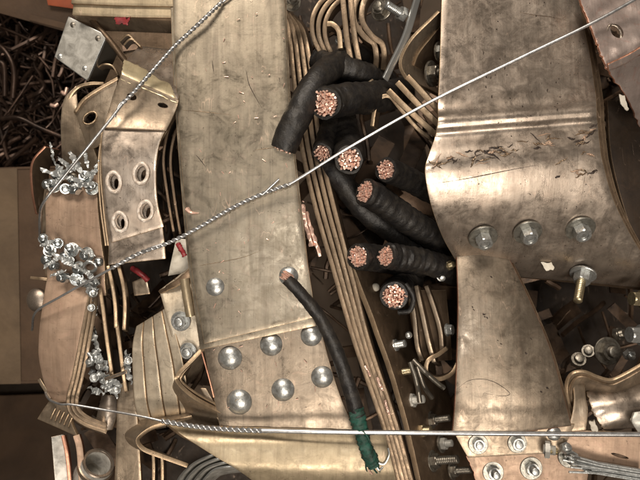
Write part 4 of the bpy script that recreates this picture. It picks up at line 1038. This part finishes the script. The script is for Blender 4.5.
# ================================================================== tie wires
def twisted(parent, pts, r, gap, pitch, name='strand', n=None):
    ps = PP(pts)
    sp = spline(ps, n or 160)
    F = frames(sp)
    acc = 0
    lines = [[], []]
    for i, p in enumerate(sp):
        if i: acc += (sp[i] - sp[i - 1]).length
        a = acc / pitch * 2 * math.pi + .4 * math.sin(acc * 70)
        off = (F[i][1] * math.cos(a) + F[i][2] * math.sin(a)) * gap
        lines[0].append(p + off); lines[1].append(p - off)
    for ln in lines:
        tube(name, ln, r, M['wire'], parent, seg=8, sp=False)
t = thing('tie_wire', P(150, 80, .01), 'twisted steel wire slanting from the top bar down over the bolted block', 'wire', 'steel tie wires')
twisted(t, [(222, 2, -.020), (205, 18, -.012), (190, 32, -.012), (175, 46, -.010), (150, 74, .004), (134, 92, .010), (122, 104, .010)], .00145, .00155, .0135)
tube('loose_end', PP([(222, 3, -.022), (230, -4, -.022), (238, -14, -.02)]), .0014, M['wire'], t, seg=8)
tube('loose_end', PP([(221, 2, -.020), (222, -6, -.018), (228, -18, -.015)]), .0014, M['wire'], t, seg=8)
tube('plain_wire', PP([(124, 102, .010), (110, 120, .014), (88, 147, .018), (66, 174, .012), (44, 202, .006), (40, 216, -.02), (40, 240, -.06)]), .0019, M['wire'], t, seg=10, n=60)
tube('loose_end', PP([(127, 100, .010), (121, 103, .010), (117, 110, .012), (115, 117, .012)]), .0013, M['wire'], t, seg=8)
t = thing('tie_wire', P(330, 160, .03), 'long steel wire slanting across the cables, twisted where it crosses the wide bar', 'wire', 'steel tie wires')
tube('plain_wire', PP([(668, -20, .042), (600, 19, .044), (520, 58, .036), (430, 102, .026), (350, 147, .018), (300, 178, .010), (288, 185, .008)]), .0020, M['wire'], t, seg=10, n=80)
twisted(t, [(290, 184, .008), (262, 194, .007), (232, 208, .007), (196, 229, .005), (168, 243, .004), (140, 253, .004), (112, 268, .006)], .00145, .00155, .0145, n=200)
tube('loose_end', PP([(262, 195, .008), (270, 187.5, .010), (279, 179, .012)]), .0015, M['wire'], t, seg=8)
tube('loose_end', PP([(140, 253, .005), (150, 248, .010), (162, 244, .010)]), .0011, M['wire'], t, seg=8)
tube('plain_wire', PP([(116, 266, .006), (96, 277, .002), (60, 297, -.006), (36, 312, -.020), (32, 330, -.06)]), .0016, M['wire'], t, seg=10, n=50)
t = thing('tie_wire', P(400, 433, .01), 'straight bright steel wire running level near the bottom, twisted at one end', 'wire', 'steel tie wires')
tube('plain_wire', PP([(680, 434.5, .024), (560, 434, .022), (440, 433, .022), (330, 432, .018), (262, 430.5, .012)]), .0032, M['wire'], t, seg=12, n=60)
twisted(t, [(272, 431, .011), (240, 430, .010), (200, 427, .008), (162, 421, .006)], .0018, .0019, .015, n=120)
tube('plain_wire', PP([(166, 422, .006), (140, 416, .002), (105, 410, -.006), (72, 404.5, -.008), (60, 404, -.012), (48, 398, -.03), (44, 385, -.07)]), .0016, M['wire'], t, seg=10, n=60)

# ================================================================== small stuff
tag(bar('crease_highlight_sheet', [(124, 60, -.024), (122, 70, -.008), (120.5, 79, -.003)], [(168, 78, -.030), (174, 92, -.012), (177.5, 103, -.006)], .0016, [M['crease_light'], M['crease_light']], nu=16, nv=20, dent=.0022, seed=61, ragged=.002),  # added sheet, its pale colour paints the highlight along the lug's crease
    'pale yellow sheet painting the bright crease on the shoulder of the slotted lug', 'painted highlight')
from mathutils.bvhtree import BVHTree
rnd = random.Random(12)
def surface(owner, part):
    """the built top surface of a bar, to lay marks on it"""
    ch = [o for o in bpy.data.objects if o.name.split('.')[0] == part and o.parent and o.parent.name.startswith(owner)][0]
    me = ch.data
    tree = BVHTree.FromPolygons([v.co.copy() for v in me.vertices], [tuple(p.vertices) for p in me.polygons])
    eye = Vector((0, 0, D))
    def at(px, py, up=0.0):
        h, n, i, d = tree.ray_cast(eye, (P(px, py, 0) - eye).normalized())
        if h is None:
            return None
        return h + n * up
    return ch.parent, at
def mark(owner, at, name, pts, r, mat, up=0.0, seed=0, rough=.4):
    w = [at(x, y, up) for x, y in pts]
    w = [p for p in w if p is not None]
    if len(w) < 2: return
    tube(name, w, (lambda u: r * (math.sin(math.pi * min(.97, u + .05)) * .85 + .15)), mat, owner, seg=6, n=6 * len(w), rough=rough, seed=seed)
rb, at_r = surface('rounded_busbar', 'bar')
for k in range(64):
    f = rnd.random()
    x = 432 + 166 * f; y = 164 - 32 * f + rnd.gauss(0, 4.5)
    if k > 52: x, y = rnd.uniform(548, 596), rnd.uniform(135, 182)
    a = rnd.gauss(-.22, .35); l = rnd.uniform(5, 19)
    pts = [(x + math.cos(a) * l * (i / 4 - .5) + rnd.uniform(-.8, .8), y + math.sin(a) * l * (i / 4 - .5) + rnd.uniform(-1.3, 1.3)) for i in range(5)]
    m = (M['gougedark'], M['mid'], M['brown'], M['pink'], M['gougedark'])[k % 5]
    mark(rb, at_r, 'gouge', pts, rnd.uniform(.0006, .0016), m, .0002, k, .6)
mark(rb, at_r, 'scratch', [(432, 184), (470, 178), (510, 170), (548, 163)], .0005, M['gougedark'], 0, 3, 0)
mark(rb, at_r, 'scratch', [(520, 12), (535, 15), (552, 17), (568, 21)], .0007, M['pale'], .0002, 4, 0)
for k in range(26):
    x, y = rnd.choice([(rnd.uniform(445, 520), rnd.uniform(20, 112)), (rnd.uniform(470, 590), rnd.uniform(60, 112))])
    l = rnd.uniform(1, 4)
    mark(rb, at_r, 'pit', [(x, y), (x + rnd.uniform(-.6, .6), y + l * .5), (x + rnd.uniform(-.6, .6), y + l)], rnd.uniform(.0004, .0009), M['gougedark'], 0, k, .5)
sb2, at_s = surface('smooth_busbar', 'bar')
mark(sb2, at_s, 'scratch', [(457, 389), (468, 381), (482, 379), (494, 382), (504, 388), (510, 394), (502, 396), (488, 394), (484, 393), (482, 397), (474, 396)], .0004, M['gougedark'], 0, 1, 0)
for k, (x, y) in enumerate(((472, 306), (473, 309), (484, 316), (486, 317), (483, 313), (497, 340), (500, 343), (530, 338), (525, 352), (490, 276), (546, 387), (540, 391))):
    mark(sb2, at_s, 'pit', [(x, y), (x + rnd.uniform(.5, 1.6), y + rnd.uniform(.4, 1.6)), (x + rnd.uniform(1, 3), y + rnd.uniform(.6, 2.4))], rnd.uniform(.0006, .0013), M['gougedark'], 0, k, .5)
cb, at_c = surface('riveted_busbar', 'bar')
for k, pts in enumerate(([(246, 70), (249, 84), (256, 98), (262, 108)], [(182, 110), (205, 112), (232, 115)], [(196, 155), (202, 162), (206, 168)], [(255, 150), (276, 147), (284, 144)], [(212, 60), (214, 74)], [(198, 266), (240, 258), (262, 250)])):
    mark(cb, at_c, 'scratch', pts, .0005, M['mid'] if k % 2 else M['gougedark'], 0, k, .3)
bm = bmesh.new()
for i in range(90):
    x, y = rnd.uniform(185, 345), rnd.uniform(10, 425)
    if not (178 + y * .09 < x < 286 + y * .09): continue
    z = (-.026 + y / 344 * .026 if y < 318 else -.0115) + .0012
    c = P(x, y, z); a = rnd.uniform(0, 6.3); l = rnd.uniform(.001, .0035)
    v = Vector((math.cos(a), math.sin(a), .1)) * l
    tube_bm(bm, [c - v, c + Vector((0, 0, .0004)), c + v], rnd.uniform(.0003, .0007), 5)
me = bpy.data.meshes.new('metal_crumbs'); bm.to_mesh(me); bm.free()
tag(link('metal_crumbs', me, M['copper']), 'tiny copper filings scattered over the wide grey bar', 'filings', kind='stuff')
for i, (pp, r, lab) in enumerate((
    ([(302, 205, -.05), (306, 225, -.045), (312, 246, -.05)], .0034, 'reddish copper wire in the gap below the frayed cable'),
    ([(306, 212, -.055), (312, 232, -.05), (320, 256, -.055)], .0030, 'second reddish copper wire in the same narrow gap, nearer the laminated bar'),
    ([(365, 366, -.044), (368, 371, -.041), (370, 376, -.044)], .0016, 'bright copper fleck on the laminated bar beside the yellow nut'),
    ([(377, 377, -.040), (380, 385, -.038), (383, 390, -.040)], .0020, 'bright copper streak on the laminated bar beside the black cable'),
    ([(385, 400, -.038), (387, 408, -.036), (389, 414, -.038)], .0020, 'lower bright copper streak on the laminated bar near the green wrap'))):
    tag(tube('copper_bit', PP(pp), r, M['copper'], seg=6, rough=.5, seed=i), lab, 'copper scrap')
